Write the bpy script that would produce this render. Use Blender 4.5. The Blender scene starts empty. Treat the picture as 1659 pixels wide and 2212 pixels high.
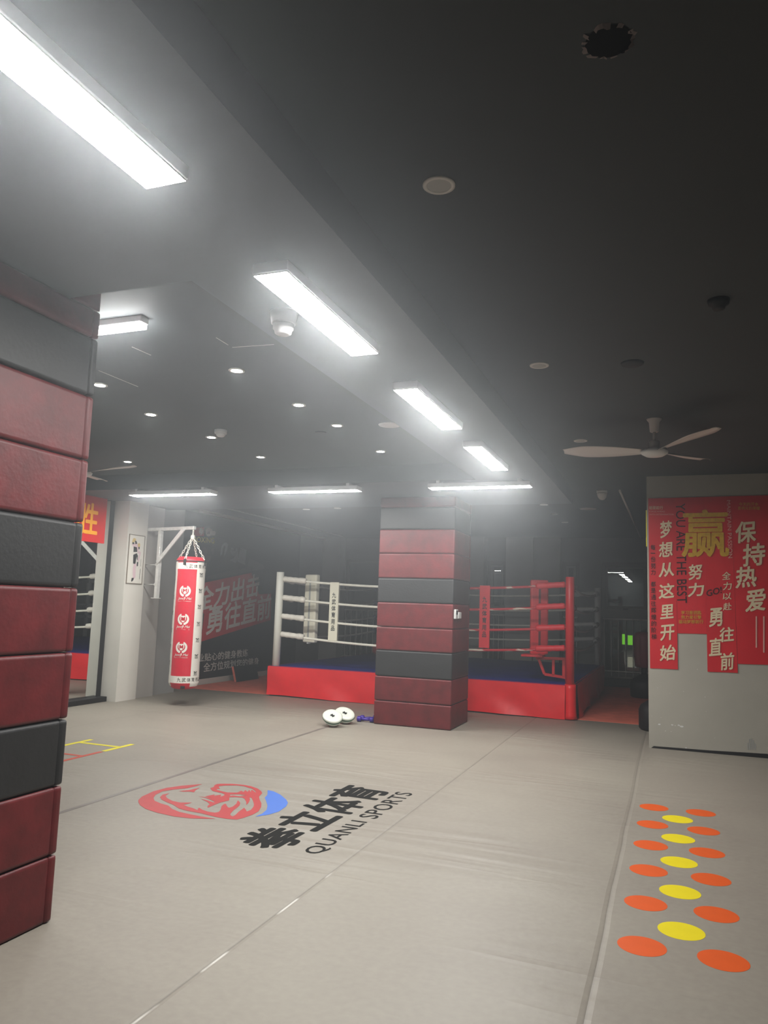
import bpy, bmesh, math, random
from mathutils import Vector, Matrix
random.seed(7)
S = bpy.context.scene
C = S.collection
PI = math.pi

# ---------------------------------------------------------------- camera, world, exposure
cam_d = bpy.data.cameras.new('camera')
cam = bpy.data.objects.new('camera', cam_d)
C.objects.link(cam)
cam_d.sensor_fit = 'HORIZONTAL'
cam_d.sensor_width = 36.0
cam_d.lens = 36.0 * 1644.9341 / 1659.0
cam_d.clip_start = 0.02
cam_d.clip_end = 200
cam.matrix_world = Matrix(((0.9363985, 0.0125424, 0.3507143, 0.0000000), (0.3493940, -0.1269748, -0.9283325, 0.0000000), (0.0328884, 0.9918266, -0.1232812, 1.5000000), (0.0000000, 0.0000000, 0.0000000, 1.0000000)))
S.camera = cam
S.view_settings.view_transform = 'Standard'
S.view_settings.look = 'None'
S.view_settings.gamma = 1.0
S.view_settings.use_curve_mapping = False
S.view_settings.exposure = 0.0
LAMP = 98.0          # radiance of the long panel lamps
SPOT = 80.0          # radiance of the recessed downlights
HAZE = 0.018         # added haze volume imitating lens glare round the lamps, per metre
world = bpy.data.worlds.new('world')
S.world = world
world.use_nodes = True
nt = world.node_tree
nt.nodes['Background'].inputs['Color'].default_value = (0.002, 0.002, 0.003, 1)
nt.nodes['Background'].inputs['Strength'].default_value = 1.0
if HAZE > 0:
    vs = nt.nodes.new('ShaderNodeVolumeScatter')
    vs.inputs['Color'].default_value = (0.90, 0.95, 1.0, 1)
    vs.inputs['Density'].default_value = HAZE
    vs.inputs['Anisotropy'].default_value = 0.84
    nt.links.new(vs.outputs['Volume'], nt.nodes['World Output'].inputs['Volume'])
S.cycles.max_bounces = 8
S.cycles.diffuse_bounces = 4
S.cycles.glossy_bounces = 4
S.cycles.volume_bounces = 0
S.cycles.sample_clamp_indirect = 4.0
S.cycles.use_denoising = True
S.cycles.use_light_tree = False
S.cycles.use_adaptive_sampling = True
S.cycles.adaptive_threshold = 0.03

# ---------------------------------------------------------------- materials
def srgb(r, g, b):
    f = lambda c: (c / 255 / 12.92) if c / 255 <= 0.04045 else ((c / 255 + 0.055) / 1.055) ** 2.4
    return (f(r), f(g), f(b), 1)

def mat(name, col, rough=0.6, spec=0.4, metal=0.0, var=0.0, vscale=6.0, bump=0.0, bscale=60.0, coat=0.0):
    m = bpy.data.materials.new(name)
    m.use_nodes = True
    n, l = m.node_tree.nodes, m.node_tree.links
    b = n['Principled BSDF']
    b.inputs['Base Color'].default_value = col
    b.inputs['Roughness'].default_value = rough
    b.inputs['Specular IOR Level'].default_value = spec
    b.inputs['Metallic'].default_value = metal
    b.inputs['Coat Weight'].default_value = coat
    tc = n.new('ShaderNodeTexCoord')
    if var > 0:
        no = n.new('ShaderNodeTexNoise')
        no.inputs['Scale'].default_value = vscale
        no.inputs['Detail'].default_value = 6
        no.inputs['Roughness'].default_value = 0.6
        rp = n.new('ShaderNodeValToRGB')
        rp.color_ramp.elements[0].position = 0.3
        rp.color_ramp.elements[1].position = 0.7
        d = tuple(c * (1 - var) for c in col[:3]) + (1,)
        u = tuple(min(1, c * (1 + var)) for c in col[:3]) + (1,)
        rp.color_ramp.elements[0].color = d
        rp.color_ramp.elements[1].color = u
        l.new(tc.outputs['Object'], no.inputs['Vector'])
        l.new(no.outputs['Fac'], rp.inputs['Fac'])
        l.new(rp.outputs['Color'], b.inputs['Base Color'])
    if bump > 0:
        n2 = n.new('ShaderNodeTexNoise')
        n2.inputs['Scale'].default_value = bscale
        n2.inputs['Detail'].default_value = 4
        bp = n.new('ShaderNodeBump')
        bp.inputs['Strength'].default_value = bump
        bp.inputs['Distance'].default_value = 0.01
        l.new(tc.outputs['Object'], n2.inputs['Vector'])
        l.new(n2.outputs['Fac'], bp.inputs['Height'])
        l.new(bp.outputs['Normal'], b.inputs['Normal'])
    return m

def emit(name, col, strength):
    m = bpy.data.materials.new(name)
    m.use_nodes = True
    n, l = m.node_tree.nodes, m.node_tree.links
    n.remove(n['Principled BSDF'])
    e = n.new('ShaderNodeEmission')
    e.inputs['Color'].default_value = col
    e.inputs['Strength'].default_value = strength
    l.new(e.outputs[0], n['Material Output'].inputs['Surface'])
    return m

M = {}
M['ceiling'] = mat('ceiling_paint', srgb(65, 69, 71), 0.75, 0.25, var=0.05, vscale=1.2)
M['beam'] = mat('beam_paint', srgb(92, 97, 102), 0.75, 0.25, var=0.05, vscale=1.5)
M['wallpanel'] = mat('wall_panel_paint', srgb(172, 170, 165), 0.7, 0.3, var=0.04, vscale=3)  # darker than the pier grey: a shading difference put into the colour
M['wallgrey'] = mat('wall_grey_paint', srgb(201, 198, 190), 0.7, 0.3, var=0.04, vscale=3, bump=0.05, bscale=90)
M['wallgrey2'] = mat('wall_mid_grey_paint', srgb(146, 147, 145), 0.7, 0.3, var=0.05, vscale=3)
M['walldark'] = mat('wall_dark_paint', srgb(104, 106, 106), 0.75, 0.25, var=0.06, vscale=2)
M['wallend'] = mat('wall_end_paint', srgb(162, 158, 148), 0.75, 0.25, var=0.05, vscale=2.5, bump=0.05, bscale=120)
M['black'] = mat('black_board', srgb(34, 35, 38), 0.5, 0.4)
M['blackrub'] = mat('black_rubber', srgb(24, 24, 26), 0.55, 0.4)
M['white'] = mat('white_plastic', srgb(209, 209, 207), 0.4, 0.5)
M['whitemetal'] = mat('white_painted_metal', srgb(205, 206, 208), 0.4, 0.5)
M['steel'] = mat('galvanised_steel', srgb(216, 216, 212), 0.35, 0.5, metal=0.25, var=0.15, vscale=14)
M['chain'] = mat('chain_steel', srgb(226, 224, 214), 0.35, 0.5, metal=0.2)
M['redpad'] = mat('maroon_leather', srgb(90, 22, 26), 0.48, 0.45, var=0.3, vscale=7, bump=0.12, bscale=45)
M['blackpad'] = mat('black_leather', srgb(37, 37, 38), 0.5, 0.4, var=0.12, vscale=5, bump=0.12, bscale=45)
M['core'] = mat('pillar_plaster', srgb(120, 110, 108), 0.8, 0.2)
M['ringred'] = mat('red_pvc', srgb(234, 24, 34), 0.42, 0.5, var=0.08, vscale=4, bump=0.25, bscale=5)
M['postred'] = mat('red_painted_steel', srgb(206, 20, 34), 0.38, 0.5)
M['postwhite'] = mat('white_painted_post', srgb(242, 243, 232), 0.4, 0.5)
M['postgrey'] = mat('pale_grey_post', srgb(170, 172, 170), 0.45, 0.5)
M['postblue'] = mat('blue_painted_post', srgb(28, 34, 92), 0.45, 0.5)
M['ropewhite'] = mat('white_rope_sleeve', srgb(244, 242, 228), 0.5, 0.4, var=0.08, vscale=10, bump=0.2, bscale=30)
M['wrapwhite'] = mat('white_wrap', srgb(238, 234, 222), 0.55, 0.4, var=0.1, vscale=16, bump=0.5, bscale=28)
M['tagwhite'] = mat('cream_vinyl', srgb(244, 241, 220), 0.5, 0.4, var=0.03, vscale=6)
M['vinylred'] = mat('red_vinyl', srgb(218, 28, 44), 0.48, 0.45, var=0.08, vscale=9, bump=0.2, bscale=22)
M['bagred'] = mat('red_bag_vinyl', srgb(193, 24, 48), 0.45, 0.45, var=0.06, vscale=8, bump=0.15, bscale=20)
M['bagwhite'] = mat('white_bag_vinyl', srgb(214, 210, 201), 0.45, 0.45, var=0.03, vscale=8, bump=0.12, bscale=20)
M['canvas'] = mat('blue_canvas', srgb(26, 34, 132), 0.7, 0.3, var=0.15, vscale=2)
M['matred'] = mat('dull_red_mat', srgb(228, 122, 102), 0.75, 0.25, var=0.15, vscale=5, bump=0.2, bscale=90)
M['ink'] = mat('black_ink', srgb(26, 26, 28), 0.6, 0.3)
M['floorink'] = mat('floor_black_print', srgb(24, 24, 23), 0.8, 0.12, var=0.1, vscale=20)
M['floorred'] = mat('floor_red_print', srgb(170, 38, 42), 0.5, 0.35, var=0.06, vscale=12)
M['floorblue'] = mat('floor_blue_print', srgb(55, 105, 195), 0.5, 0.35, var=0.04, vscale=12)
M['orange'] = mat('orange_vinyl', srgb(208, 82, 18), 0.5, 0.35, var=0.04, vscale=10)
M['yellow'] = mat('yellow_vinyl', srgb(220, 202, 3), 0.5, 0.35, var=0.04, vscale=10)
M['tapeyel'] = mat('yellow_tape', srgb(215, 202, 35), 0.5, 0.35)
M['tapered'] = mat('red_tape', srgb(184, 74, 58), 0.5, 0.35)
M['tapegrey'] = mat('grey_seam_tape', srgb(109, 103, 98), 0.42, 0.5, var=0.25, vscale=3)
M['bannerred'] = mat('red_banner_cloth', srgb(194, 18, 31), 0.5, 0.4, var=0.08, vscale=3, bump=0.25, bscale=5)
M['bannerbright'] = mat('bright_red_banner', srgb(217, 24, 29), 0.5, 0.4, var=0.06, vscale=4, bump=0.3, bscale=7)
M['letter'] = mat('cream_print', srgb(208, 192, 159), 0.6, 0.3, var=0.05, vscale=12)
M['gold'] = mat('gold_print', srgb(192, 150, 35), 0.5, 0.4, var=0.18, vscale=30)
M['paleprint'] = mat('pale_pink_print', srgb(211, 157, 146), 0.6, 0.3)
M['inkbanner'] = mat('dark_banner_print', srgb(44, 10, 16), 0.6, 0.3)
M['orangeprint'] = mat('orange_yellow_print', srgb(255, 176, 20), 0.55, 0.35)
M['muralred'] = mat('mural_red', srgb(196, 26, 40), 0.55, 0.35, var=0.12, vscale=3)
M['muralgrey'] = mat('mural_grey', srgb(224, 222, 216), 0.55, 0.35)
M['muralyel'] = mat('mural_yellow', srgb(220, 208, 84), 0.55, 0.35)
M['muraldim'] = mat('mural_dim_grey', srgb(116, 120, 124), 0.55, 0.35, var=0.25, vscale=9)
M['muraldark'] = mat('mural_dark_grey', srgb(72, 64, 68), 0.55, 0.35, var=0.2, vscale=9)
M['posterframe'] = mat('poster_frame', srgb(110, 98, 84), 0.5, 0.4)
M['paper'] = mat('poster_paper', srgb(213, 210, 201), 0.5, 0.4)
M['skin'] = mat('print_skin', srgb(206, 180, 186), 0.6, 0.3)
M['goldglove'] = mat('print_tan', srgb(196, 172, 110), 0.6, 0.3)
M['purple'] = mat('purple_vinyl', srgb(55, 31, 134), 0.4, 0.5)
M['mittwhite'] = mat('pale_mitt_leather', srgb(202, 206, 195), 0.35, 0.5)
M['mittgreen'] = mat('dark_green_leather', srgb(27, 82, 58), 0.35, 0.5)
M['maroonvinyl'] = mat('dark_maroon_vinyl', srgb(104, 14, 28), 0.5, 0.4)
M['fan'] = mat('fan_white', srgb(206, 198, 194), 0.45, 0.4)
M['frame'] = mat('grey_window_frame', srgb(84, 84, 80), 0.5, 0.4)
M['sill'] = mat('stone_sill', srgb(140, 138, 130), 0.6, 0.3)
M['darkfill'] = mat('dark_void', srgb(14, 14, 15), 0.9, 0.1)
M['offlens'] = mat('unlit_lens', srgb(158, 156, 150), 0.5, 0.4)
M['offring'] = mat('downlight_trim', srgb(199, 195, 188), 0.45, 0.4)
M['darkdome'] = mat('dark_detector', srgb(26, 28, 30), 0.6, 0.3)
M['lamp'] = emit('lamp_diffuser', (1.0, 0.993, 0.965, 1), LAMP)
M['lamp2'] = emit('cross_lamp_diffuser', (1.0, 0.993, 0.965, 1), LAMP * 1.4)
M['spot'] = emit('downlight_lens', (1.0, 1.0, 0.94, 1), SPOT)
M['exitgreen'] = emit('green_sign', (0.28, 0.95, 0.03, 1), 0.9)
M['streetlit'] = emit('far_lit_wall', (0.85, 0.8, 0.55, 1), 0.28)

def mirror_mat():
    m = mat('mirror_glass', (0.82, 0.85, 0.83, 1), 0.015, 0.5, metal=1.0)
    return m
M['mirror'] = mirror_mat()

def glass_mat():
    m = bpy.data.materials.new('window_glass')
    m.use_nodes = True
    n, l = m.node_tree.nodes, m.node_tree.links
    n.remove(n['Principled BSDF'])
    t = n.new('ShaderNodeBsdfTransparent')
    t.inputs['Color'].default_value = (0.8, 0.83, 0.82, 1)
    g = n.new('ShaderNodeBsdfGlossy')
    g.inputs['Color'].default_value = (0.9, 0.93, 0.92, 1)
    g.inputs['Roughness'].default_value = 0.0
    mx = n.new('ShaderNodeMixShader')
    fr = n.new('ShaderNodeFresnel')
    fr.inputs['IOR'].default_value = 1.75
    l.new(fr.outputs[0], mx.inputs[0])
    l.new(t.outputs[0], mx.inputs[1])
    l.new(g.outputs[0], mx.inputs[2])
    l.new(mx.outputs[0], n['Material Output'].inputs['Surface'])
    return m
M['glass'] = glass_mat()

def floor_mat():
    m = bpy.data.materials.new('grey_vinyl_floor')
    m.use_nodes = True
    n, l = m.node_tree.nodes, m.node_tree.links
    b = n['Principled BSDF']
    b.inputs['Specular IOR Level'].default_value = 0.4
    tc = n.new('ShaderNodeTexCoord')
    sp = n.new('ShaderNodeSeparateXYZ')
    l.new(tc.outputs['Object'], sp.inputs[0])
    def math_(op, a, bv=None, clamp=False):
        k = n.new('ShaderNodeMath')
        k.operation = op
        k.use_clamp = clamp
        for i, v in enumerate((a, bv)):
            if v is None:
                continue
            if isinstance(v, (int, float)):
                k.inputs[i].default_value = v
            else:
                l.new(v, k.inputs[i])
        return k.outputs[0]
    # broad cloudy colour + fine grain
    n1 = n.new('ShaderNodeTexNoise'); n1.inputs['Scale'].default_value = 0.9; n1.inputs['Detail'].default_value = 5
    n2 = n.new('ShaderNodeTexNoise'); n2.inputs['Scale'].default_value = 26; n2.inputs['Detail'].default_value = 4
    l.new(tc.outputs['Object'], n1.inputs['Vector']); l.new(tc.outputs['Object'], n2.inputs['Vector'])
    mixf = math_('ADD', math_('MULTIPLY', n1.outputs['Fac'], 0.6), math_('MULTIPLY', n2.outputs['Fac'], 0.4))
    rp = n.new('ShaderNodeValToRGB')
    rp.color_ramp.elements[0].position = 0.35; rp.color_ramp.elements[0].color = srgb(130, 123, 114)
    rp.color_ramp.elements[1].position = 0.65; rp.color_ramp.elements[1].color = srgb(142, 136, 125)
    l.new(mixf, rp.inputs['Fac'])
    # welded seams: dark thin lines along the length of the hall
    wob = n.new('ShaderNodeTexNoise'); wob.inputs['Scale'].default_value = 0.8
    l.new(tc.outputs['Object'], wob.inputs['Vector'])
    xw = math_('ADD', sp.outputs[0], math_('MULTIPLY', math_('SUBTRACT', wob.outputs['Fac'], 0.5), 0.03))
    tot = None
    hgt = None
    for xs, wd, dk, hh in ((-1.815, 0.008, 0.42, 0.5), (-0.32, 0.010, 0.30, 0.45), (-6.5, 0.007, 0.3, 0.3)):
        d = math_('ABSOLUTE', math_('SUBTRACT', xw if xs == -0.32 else sp.outputs[0], xs))
        s_ = math_('SUBTRACT', 1.0, math_('DIVIDE', d, wd), clamp=True)
        t_ = math_('MULTIPLY', s_, dk)
        tot = t_ if tot is None else math_('MAXIMUM', tot, t_)
        h_ = math_('MULTIPLY', math_('SUBTRACT', 1.0, math_('DIVIDE', d, wd * 2.5), clamp=True), -hh)
        hgt = h_ if hgt is None else math_('MINIMUM', hgt, h_)
    mx = n.new('ShaderNodeMix'); mx.data_type = 'RGBA'
    l.new(tot, mx.inputs[0]); l.new(rp.outputs['Color'], mx.inputs[6]); mx.inputs[7].default_value = srgb(52, 50, 47)
    # pale glints of light painted along the seam at the near end
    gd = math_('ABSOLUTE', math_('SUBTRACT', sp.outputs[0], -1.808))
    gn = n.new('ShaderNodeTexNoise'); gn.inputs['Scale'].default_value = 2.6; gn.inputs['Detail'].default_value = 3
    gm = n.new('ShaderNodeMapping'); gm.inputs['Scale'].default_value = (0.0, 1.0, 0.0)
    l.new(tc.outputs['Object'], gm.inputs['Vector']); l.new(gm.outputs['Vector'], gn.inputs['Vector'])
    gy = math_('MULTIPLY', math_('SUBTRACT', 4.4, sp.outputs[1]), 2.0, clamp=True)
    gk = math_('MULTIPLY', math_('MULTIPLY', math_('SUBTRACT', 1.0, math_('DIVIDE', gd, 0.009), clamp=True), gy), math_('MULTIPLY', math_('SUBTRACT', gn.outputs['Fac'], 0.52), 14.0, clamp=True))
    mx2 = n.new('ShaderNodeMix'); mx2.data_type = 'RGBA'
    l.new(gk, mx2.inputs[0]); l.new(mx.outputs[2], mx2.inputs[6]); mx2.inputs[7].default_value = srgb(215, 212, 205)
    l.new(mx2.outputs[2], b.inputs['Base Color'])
    # long creases across the cover
    def crease(rot, scl, dist):
        mp = n.new('ShaderNodeMapping')
        mp.inputs['Rotation'].default_value = (0, 0, rot)
        mp.inputs['Scale'].default_value = scl
        l.new(tc.outputs['Object'], mp.inputs['Vector'])
        q = n.new('ShaderNodeTexNoise'); q.inputs['Scale'].default_value = 1.0; q.inputs['Detail'].default_value = 2.5; q.inputs['Distortion'].default_value = dist
        l.new(mp.outputs['Vector'], q.inputs['Vector'])
        r = math_('ABSOLUTE', math_('SUBTRACT', q.outputs['Fac'], 0.5))
        return math_('SUBTRACT', 1.0, math_('MULTIPLY', r, 9.0), clamp=True)
    c1 = crease(0.35, (0.22, 1.3, 1), 0.5)
    c2 = crease(-0.45, (0.35, 2.2, 1), 0.8)
    msk = n.new('ShaderNodeTexNoise'); msk.inputs['Scale'].default_value = 0.55
    l.new(tc.outputs['Object'], msk.inputs['Vector'])
    mk = math_('MULTIPLY', math_('SUBTRACT', msk.outputs['Fac'], 0.42), 4.0, clamp=True)
    h1 = math_('MULTIPLY', math_('ADD', math_('MULTIPLY', c1, 0.6), math_('MULTIPLY', c2, 0.4)), mk)
    h2 = math_('ADD', math_('MULTIPLY', h1, 2.2), math_('MULTIPLY', n2.outputs['Fac'], 0.10))
    h3 = math_('ADD', h2, hgt)
    bp = n.new('ShaderNodeBump'); bp.inputs['Strength'].default_value = 0.6; bp.inputs['Distance'].default_value = 0.014
    l.new(h3, bp.inputs['Height']); l.new(bp.outputs['Normal'], b.inputs['Normal'])
    b.inputs['Roughness'].default_value = 0.5
    return m
M['floor'] = floor_mat()

def worn_red():
    m = mat('worn_red_rope_sleeve', srgb(190, 24, 40), 0.5, 0.4)
    n, l = m.node_tree.nodes, m.node_tree.links
    b = n['Principled BSDF']
    tc = [x for x in n if x.type == 'TEX_COORD'][0]
    mp = n.new('ShaderNodeMapping'); mp.inputs['Scale'].default_value = (2.2, 2.2, 18)
    no = n.new('ShaderNodeTexNoise'); no.inputs['Scale'].default_value = 1.6; no.inputs['Detail'].default_value = 4
    rp = n.new('ShaderNodeValToRGB')
    rp.color_ramp.elements[0].position = 0.57; rp.color_ramp.elements[0].color = srgb(190, 24, 40)
    rp.color_ramp.elements[1].position = 0.60; rp.color_ramp.elements[1].color = srgb(214, 204, 188)
    l.new(tc.outputs['Object'], mp.inputs['Vector']); l.new(mp.outputs['Vector'], no.inputs['Vector'])
    l.new(no.outputs['Fac'], rp.inputs['Fac']); l.new(rp.outputs['Color'], b.inputs['Base Color'])
    return m
M['ropered'] = worn_red()

# ---------------------------------------------------------------- geometry helpers
class B:
    def __init__(self):
        self.bm = bmesh.new()
        self.mi = 0
    def _faces(self, fs, smooth=False):
        for f in fs:
            f.material_index = self.mi
            f.smooth = smooth
    def box(self, x0, x1, y0, y1, z0, z1, bev=0.0, seg=2, mx=None):
        v = [self.bm.verts.new((x, y, z)) for x in (x0, x1) for y in (y0, y1) for z in (z0, z1)]
        q = [(0, 1, 3, 2), (4, 6, 7, 5), (0, 4, 5, 1), (2, 3, 7, 6), (0, 2, 6, 4), (1, 5, 7, 3)]
        fs = [self.bm.faces.new([v[i] for i in k]) for k in q]
        self._faces(fs)
        if mx is not None:
            bmesh.ops.transform(self.bm, matrix=mx, verts=v)
        if bev > 0:
            es = list({e for f in fs for e in f.edges})
            r = bmesh.ops.bevel(self.bm, geom=es, offset=bev, segments=seg, affect='EDGES', profile=0.6)
            self._faces(r['faces'], True)
        return self
    def lathe(self, prof, n=24, mx=None, cap=True):
        rings = []
        for r, z in prof:
            rings.append([self.bm.verts.new((r * math.cos(2 * PI * i / n), r * math.sin(2 * PI * i / n), z)) for i in range(n)])
        fs = []
        for a, b in zip(rings[:-1], rings[1:]):
            for i in range(n):
                j = (i + 1) % n
                fs.append(self.bm.faces.new((a[i], a[j], b[j], b[i])))
        self._faces(fs, True)
        if cap:
            caps = []
            if prof[0][0] > 1e-5: caps.append(self.bm.faces.new(rings[0][::-1]))
            if prof[-1][0] > 1e-5: caps.append(self.bm.faces.new(rings[-1]))
            self._faces(caps)
        if mx is not None:
            bmesh.ops.transform(self.bm, matrix=mx, verts=[v for r in rings for v in r])
        return self
    def tube(self, pts, rad, n=10, closed=False):
        pts = [Vector(p) for p in pts]
        rings = []
        N = len(pts)
        up = None
        for i, p in enumerate(pts):
            if closed:
                t = pts[(i + 1) % N] - pts[i - 1]
            else:
                t = pts[min(i + 1, N - 1)] - pts[max(i - 1, 0)]
            t.normalize()
            if up is None:
                up = Vector((0, 0, 1)) if abs(t.z) < 0.9 else Vector((1, 0, 0))
            s = t.cross(up).normalized()
            up = s.cross(t).normalized()
            r = rad[i] if isinstance(rad, (list, tuple)) else rad
            rings.append([self.bm.verts.new(p + r * (math.cos(2 * PI * k / n) * s + math.sin(2 * PI * k / n) * up)) for k in range(n)])
        fs = []
        prs = list(zip(rings[:-1], rings[1:])) + ([(rings[-1], rings[0])] if closed else [])
        for a, b in prs:
            for k in range(n):
                j = (k + 1) % n
                fs.append(self.bm.faces.new((a[k], a[j], b[j], b[k])))
        self._faces(fs, True)
        if not closed:
            self._faces([self.bm.faces.new(rings[0][::-1]), self.bm.faces.new(rings[-1])])
        return self
    def bar(self, a, b, w, h):
        # square bar from a to b
        a, b = Vector(a), Vector(b)
        t = (b - a)
        L = t.length
        q = t.to_track_quat('X', 'Z').to_matrix().to_4x4()
        return self.box(0, L, -w / 2, w / 2, -h / 2, h / 2, bev=min(w, h) * 0.08, seg=1, mx=Matrix.Translation(a) @ q)
    def poly(self, pts):
        f = self.bm.faces.new([self.bm.verts.new(p) for p in pts])
        self._faces([f])
        return self
    def prism(self, pts, d):
        # polygon pts extruded by vector d
        d = Vector(d)
        a = [self.bm.verts.new(p) for p in pts]
        b = [self.bm.verts.new(Vector(p) + d) for p in pts]
        fs = [self.bm.faces.new(a[::-1]), self.bm.faces.new(b)]
        n = len(a)
        for i in range(n):
            j = (i + 1) % n
            fs.append(self.bm.faces.new((a[i], a[j], b[j], b[i])))
        self._faces(fs)
        return self

def wloc(o):
    v = Vector((0, 0, 0))
    while o is not None:
        v += o.location
        o = o.parent
    return v

def obj(name, b, mats, parent=None, world=True):
    bm = b.bm if isinstance(b, B) else b
    if world and parent is not None:
        bmesh.ops.translate(bm, verts=bm.verts, vec=-wloc(parent))
    bmesh.ops.recalc_face_normals(bm, faces=bm.faces)
    me = bpy.data.meshes.new(name)
    bm.to_mesh(me)
    bm.free()
    for m in (mats if isinstance(mats, (list, tuple)) else [mats]):
        me.materials.append(M[m])
    o = bpy.data.objects.new(name, me)
    C.objects.link(o)
    if parent is not None:
        o.parent = parent
    return o

def tag(o, label, cat, group=None):
    o['label'] = label
    o['category'] = cat
    if group:
        o['group'] = group
    return o

def thing(name, label, cat, loc=(0, 0, 0), group=None):
    o = bpy.data.objects.new(name, None)
    o.empty_display_size = 0.1
    o.location = loc
    C.objects.link(o)
    return tag(o, label, cat, group)

def struct(name, b, mats, parent=None):
    o = obj(name, b, mats, parent)
    if parent is None:
        o['kind'] = 'structure'
    return o

def dup(root, loc, label=None, group=None):
    r = root.copy()
    C.objects.link(r)
    r.location = loc
    if label: r['label'] = label
    if group: r['group'] = group
    for ch in list(root.children):
        c = ch.copy()
        C.objects.link(c)
        c.parent = r
        for g in list(ch.children):
            d = g.copy()
            C.objects.link(d)
            d.parent = c
    return r

def text_bm(s, bold=0.0, shear=0.0, spacing=1.0, line=1.0, align='LEFT'):
    cu = bpy.data.curves.new('lettering', 'FONT')
    cu.body = s
    cu.offset = bold
    cu.shear = shear
    cu.space_character = spacing
    cu.space_line = line
    cu.align_x = align
    cu.resolution_u = 3
    o = bpy.data.objects.new('lettering', cu)
    C.objects.link(o)
    bpy.context.view_layer.update()
    me = bpy.data.meshes.new_from_object(o.evaluated_get(bpy.context.evaluated_depsgraph_get()))
    bm = bmesh.new()
    bm.from_mesh(me)
    bpy.data.objects.remove(o)
    bpy.data.curves.remove(cu)
    bpy.data.meshes.remove(me)
    xs = [v.co.x for v in bm.verts]
    ys = [v.co.y for v in bm.verts]
    x0, x1, y0, y1 = min(xs), max(xs), min(ys), max(ys)
    bm_aspect['a'] = max(0.2, (x1 - x0) / max(1e-6, y1 - y0))
    for v in bm.verts:
        v.co = Vector(((v.co.x - x0) / max(1e-6, x1 - x0), (v.co.y - y0) / max(1e-6, y1 - y0), 0))
    return bm

def thicken(bm, bold):
    # heavier strokes: the same outline laid down again, shifted by a stroke's growth
    if bold <= 0.001:
        return bm
    me = bpy.data.meshes.new('tmp')
    bm.to_mesh(me)
    asp = bm_aspect.get('a', 1.0)
    k = bold / 0.035 * 0.024
    for i in range(8):
        a = 2 * PI * i / 8
        n0 = len(bm.verts)
        bm.from_mesh(me)
        bm.verts.ensure_lookup_table()
        for v in bm.verts[n0:]:
            v.co.x += k * math.cos(a) / asp
            v.co.y += k * math.sin(a)
            v.co.z += 0.0001 * (i + 1)
    bpy.data.meshes.remove(me)
    return bm
bm_aspect = {}

def text_quad(s, quad, off, bold=0.0, shear=0.0, spacing=1.0, line=1.0, align='LEFT', into=None):
    # lettering laid into the parallelogram bl, br, tr, tl and lifted by the vector off
    bm = thicken(text_bm(s, 0.0, shear, spacing, line, align), bold)
    bl, br, tr, tl = [Vector(p) for p in quad]
    off = Vector(off)
    nrm = (br - bl).cross(tl - bl).normalized()
    for v in bm.verts:
        u, w, lift = v.co.x, v.co.y, v.co.z * 0.3
        v.co = (1 - w) * ((1 - u) * bl + u * br) + w * ((1 - u) * tl + u * tr) + off + lift * nrm
    if into is not None:
        me = bpy.data.meshes.new('tmp')
        bm.to_mesh(me)
        bm.free()
        n0 = len(into.bm.faces)
        into.bm.from_mesh(me)
        into.bm.faces.ensure_lookup_table()
        for f in into.bm.faces[n0:]:
            f.material_index = into.mi
        bpy.data.meshes.remove(me)
        return into
    r = B()
    r.bm.free()
    r.bm = bm
    return r

def outline(loops, fn):
    # filled flat outline with holes; loops are lists of 2D points, fn lifts a 2D point into the place
    cu = bpy.data.curves.new('outline', 'CURVE')
    cu.dimensions = '2D'
    cu.fill_mode = 'BOTH'
    for lp in loops:
        sp = cu.splines.new('POLY')
        sp.points.add(len(lp) - 1)
        for i, p in enumerate(lp):
            sp.points[i].co = (p[0], p[1], 0, 1)
        sp.use_cyclic_u = True
    o = bpy.data.objects.new('outline', cu)
    C.objects.link(o)
    bpy.context.view_layer.update()
    me = bpy.data.meshes.new_from_object(o.evaluated_get(bpy.context.evaluated_depsgraph_get()))
    r = B()
    r.bm.from_mesh(me)
    for v in r.bm.verts:
        v.co = Vector(fn(v.co.x, v.co.y))
    bpy.data.objects.remove(o)
    bpy.data.curves.remove(cu)
    bpy.data.meshes.remove(me)
    return r

# ================================================================ THE SETTING
ZC = 3.145      # ceiling
ZB = 2.948       # underside of the beams
YB = 17.2       # back wall
f = B()
f.poly([(-7.95, -2, 0), (3.5, -2, 0), (3.5, YB, 0), (-7.95, YB, 0)])
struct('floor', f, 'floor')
struct('ceiling', B().box(-8.3, 3.7, -2.2, YB + 0.3, ZC, ZC + 0.12), 'ceiling')
struct('trim_1', B().box(-2.03, -1.213, -2.0, 8.24, ZB, ZC + 0.01), 'beam')            # long beam over the lamps
struct('trim_4', B().box(-7.83, -7.50, 3.0, 8.24, 2.948, ZC + 0.01), 'beam')           # bulkhead over the mirror
struct('trim_2', B().box(-7.83, -2.03, -2.0, 2.79, ZB, ZC + 0.01), 'beam')            # cross beam at the near pillar
struct('trim_3', B().box(-7.925, -1.213, 8.24, 10.3, 2.948, ZC + 0.01), 'beam')   # cross beam at the far pillar
w = B()
w.box(-8.45, -7.83, -2.2, 9.23, 0, ZC)
w.mi = 1
w.box(-8.45, -7.55, 9.23, 9.68, 0, ZC)
w.mi = 0
w.box(-8.45, -7.60, 9.68, 10.15, 0, ZC)
w.mi = 2
w.box(-8.45, -7.64, 10.15, 10.75, 0, ZC)
w.mi = 3
w.box(-8.45, -7.93, 10.75, YB, 0, ZC)
struct('wall_left', w, ['wallpanel', 'wallgrey', 'wallgrey2', 'walldark'])
struct('baseboard_left', B().box(-7.93, -7.905, 10.75, YB, 0, 0.10, 0.004, 1), 'wallgrey')
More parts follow.
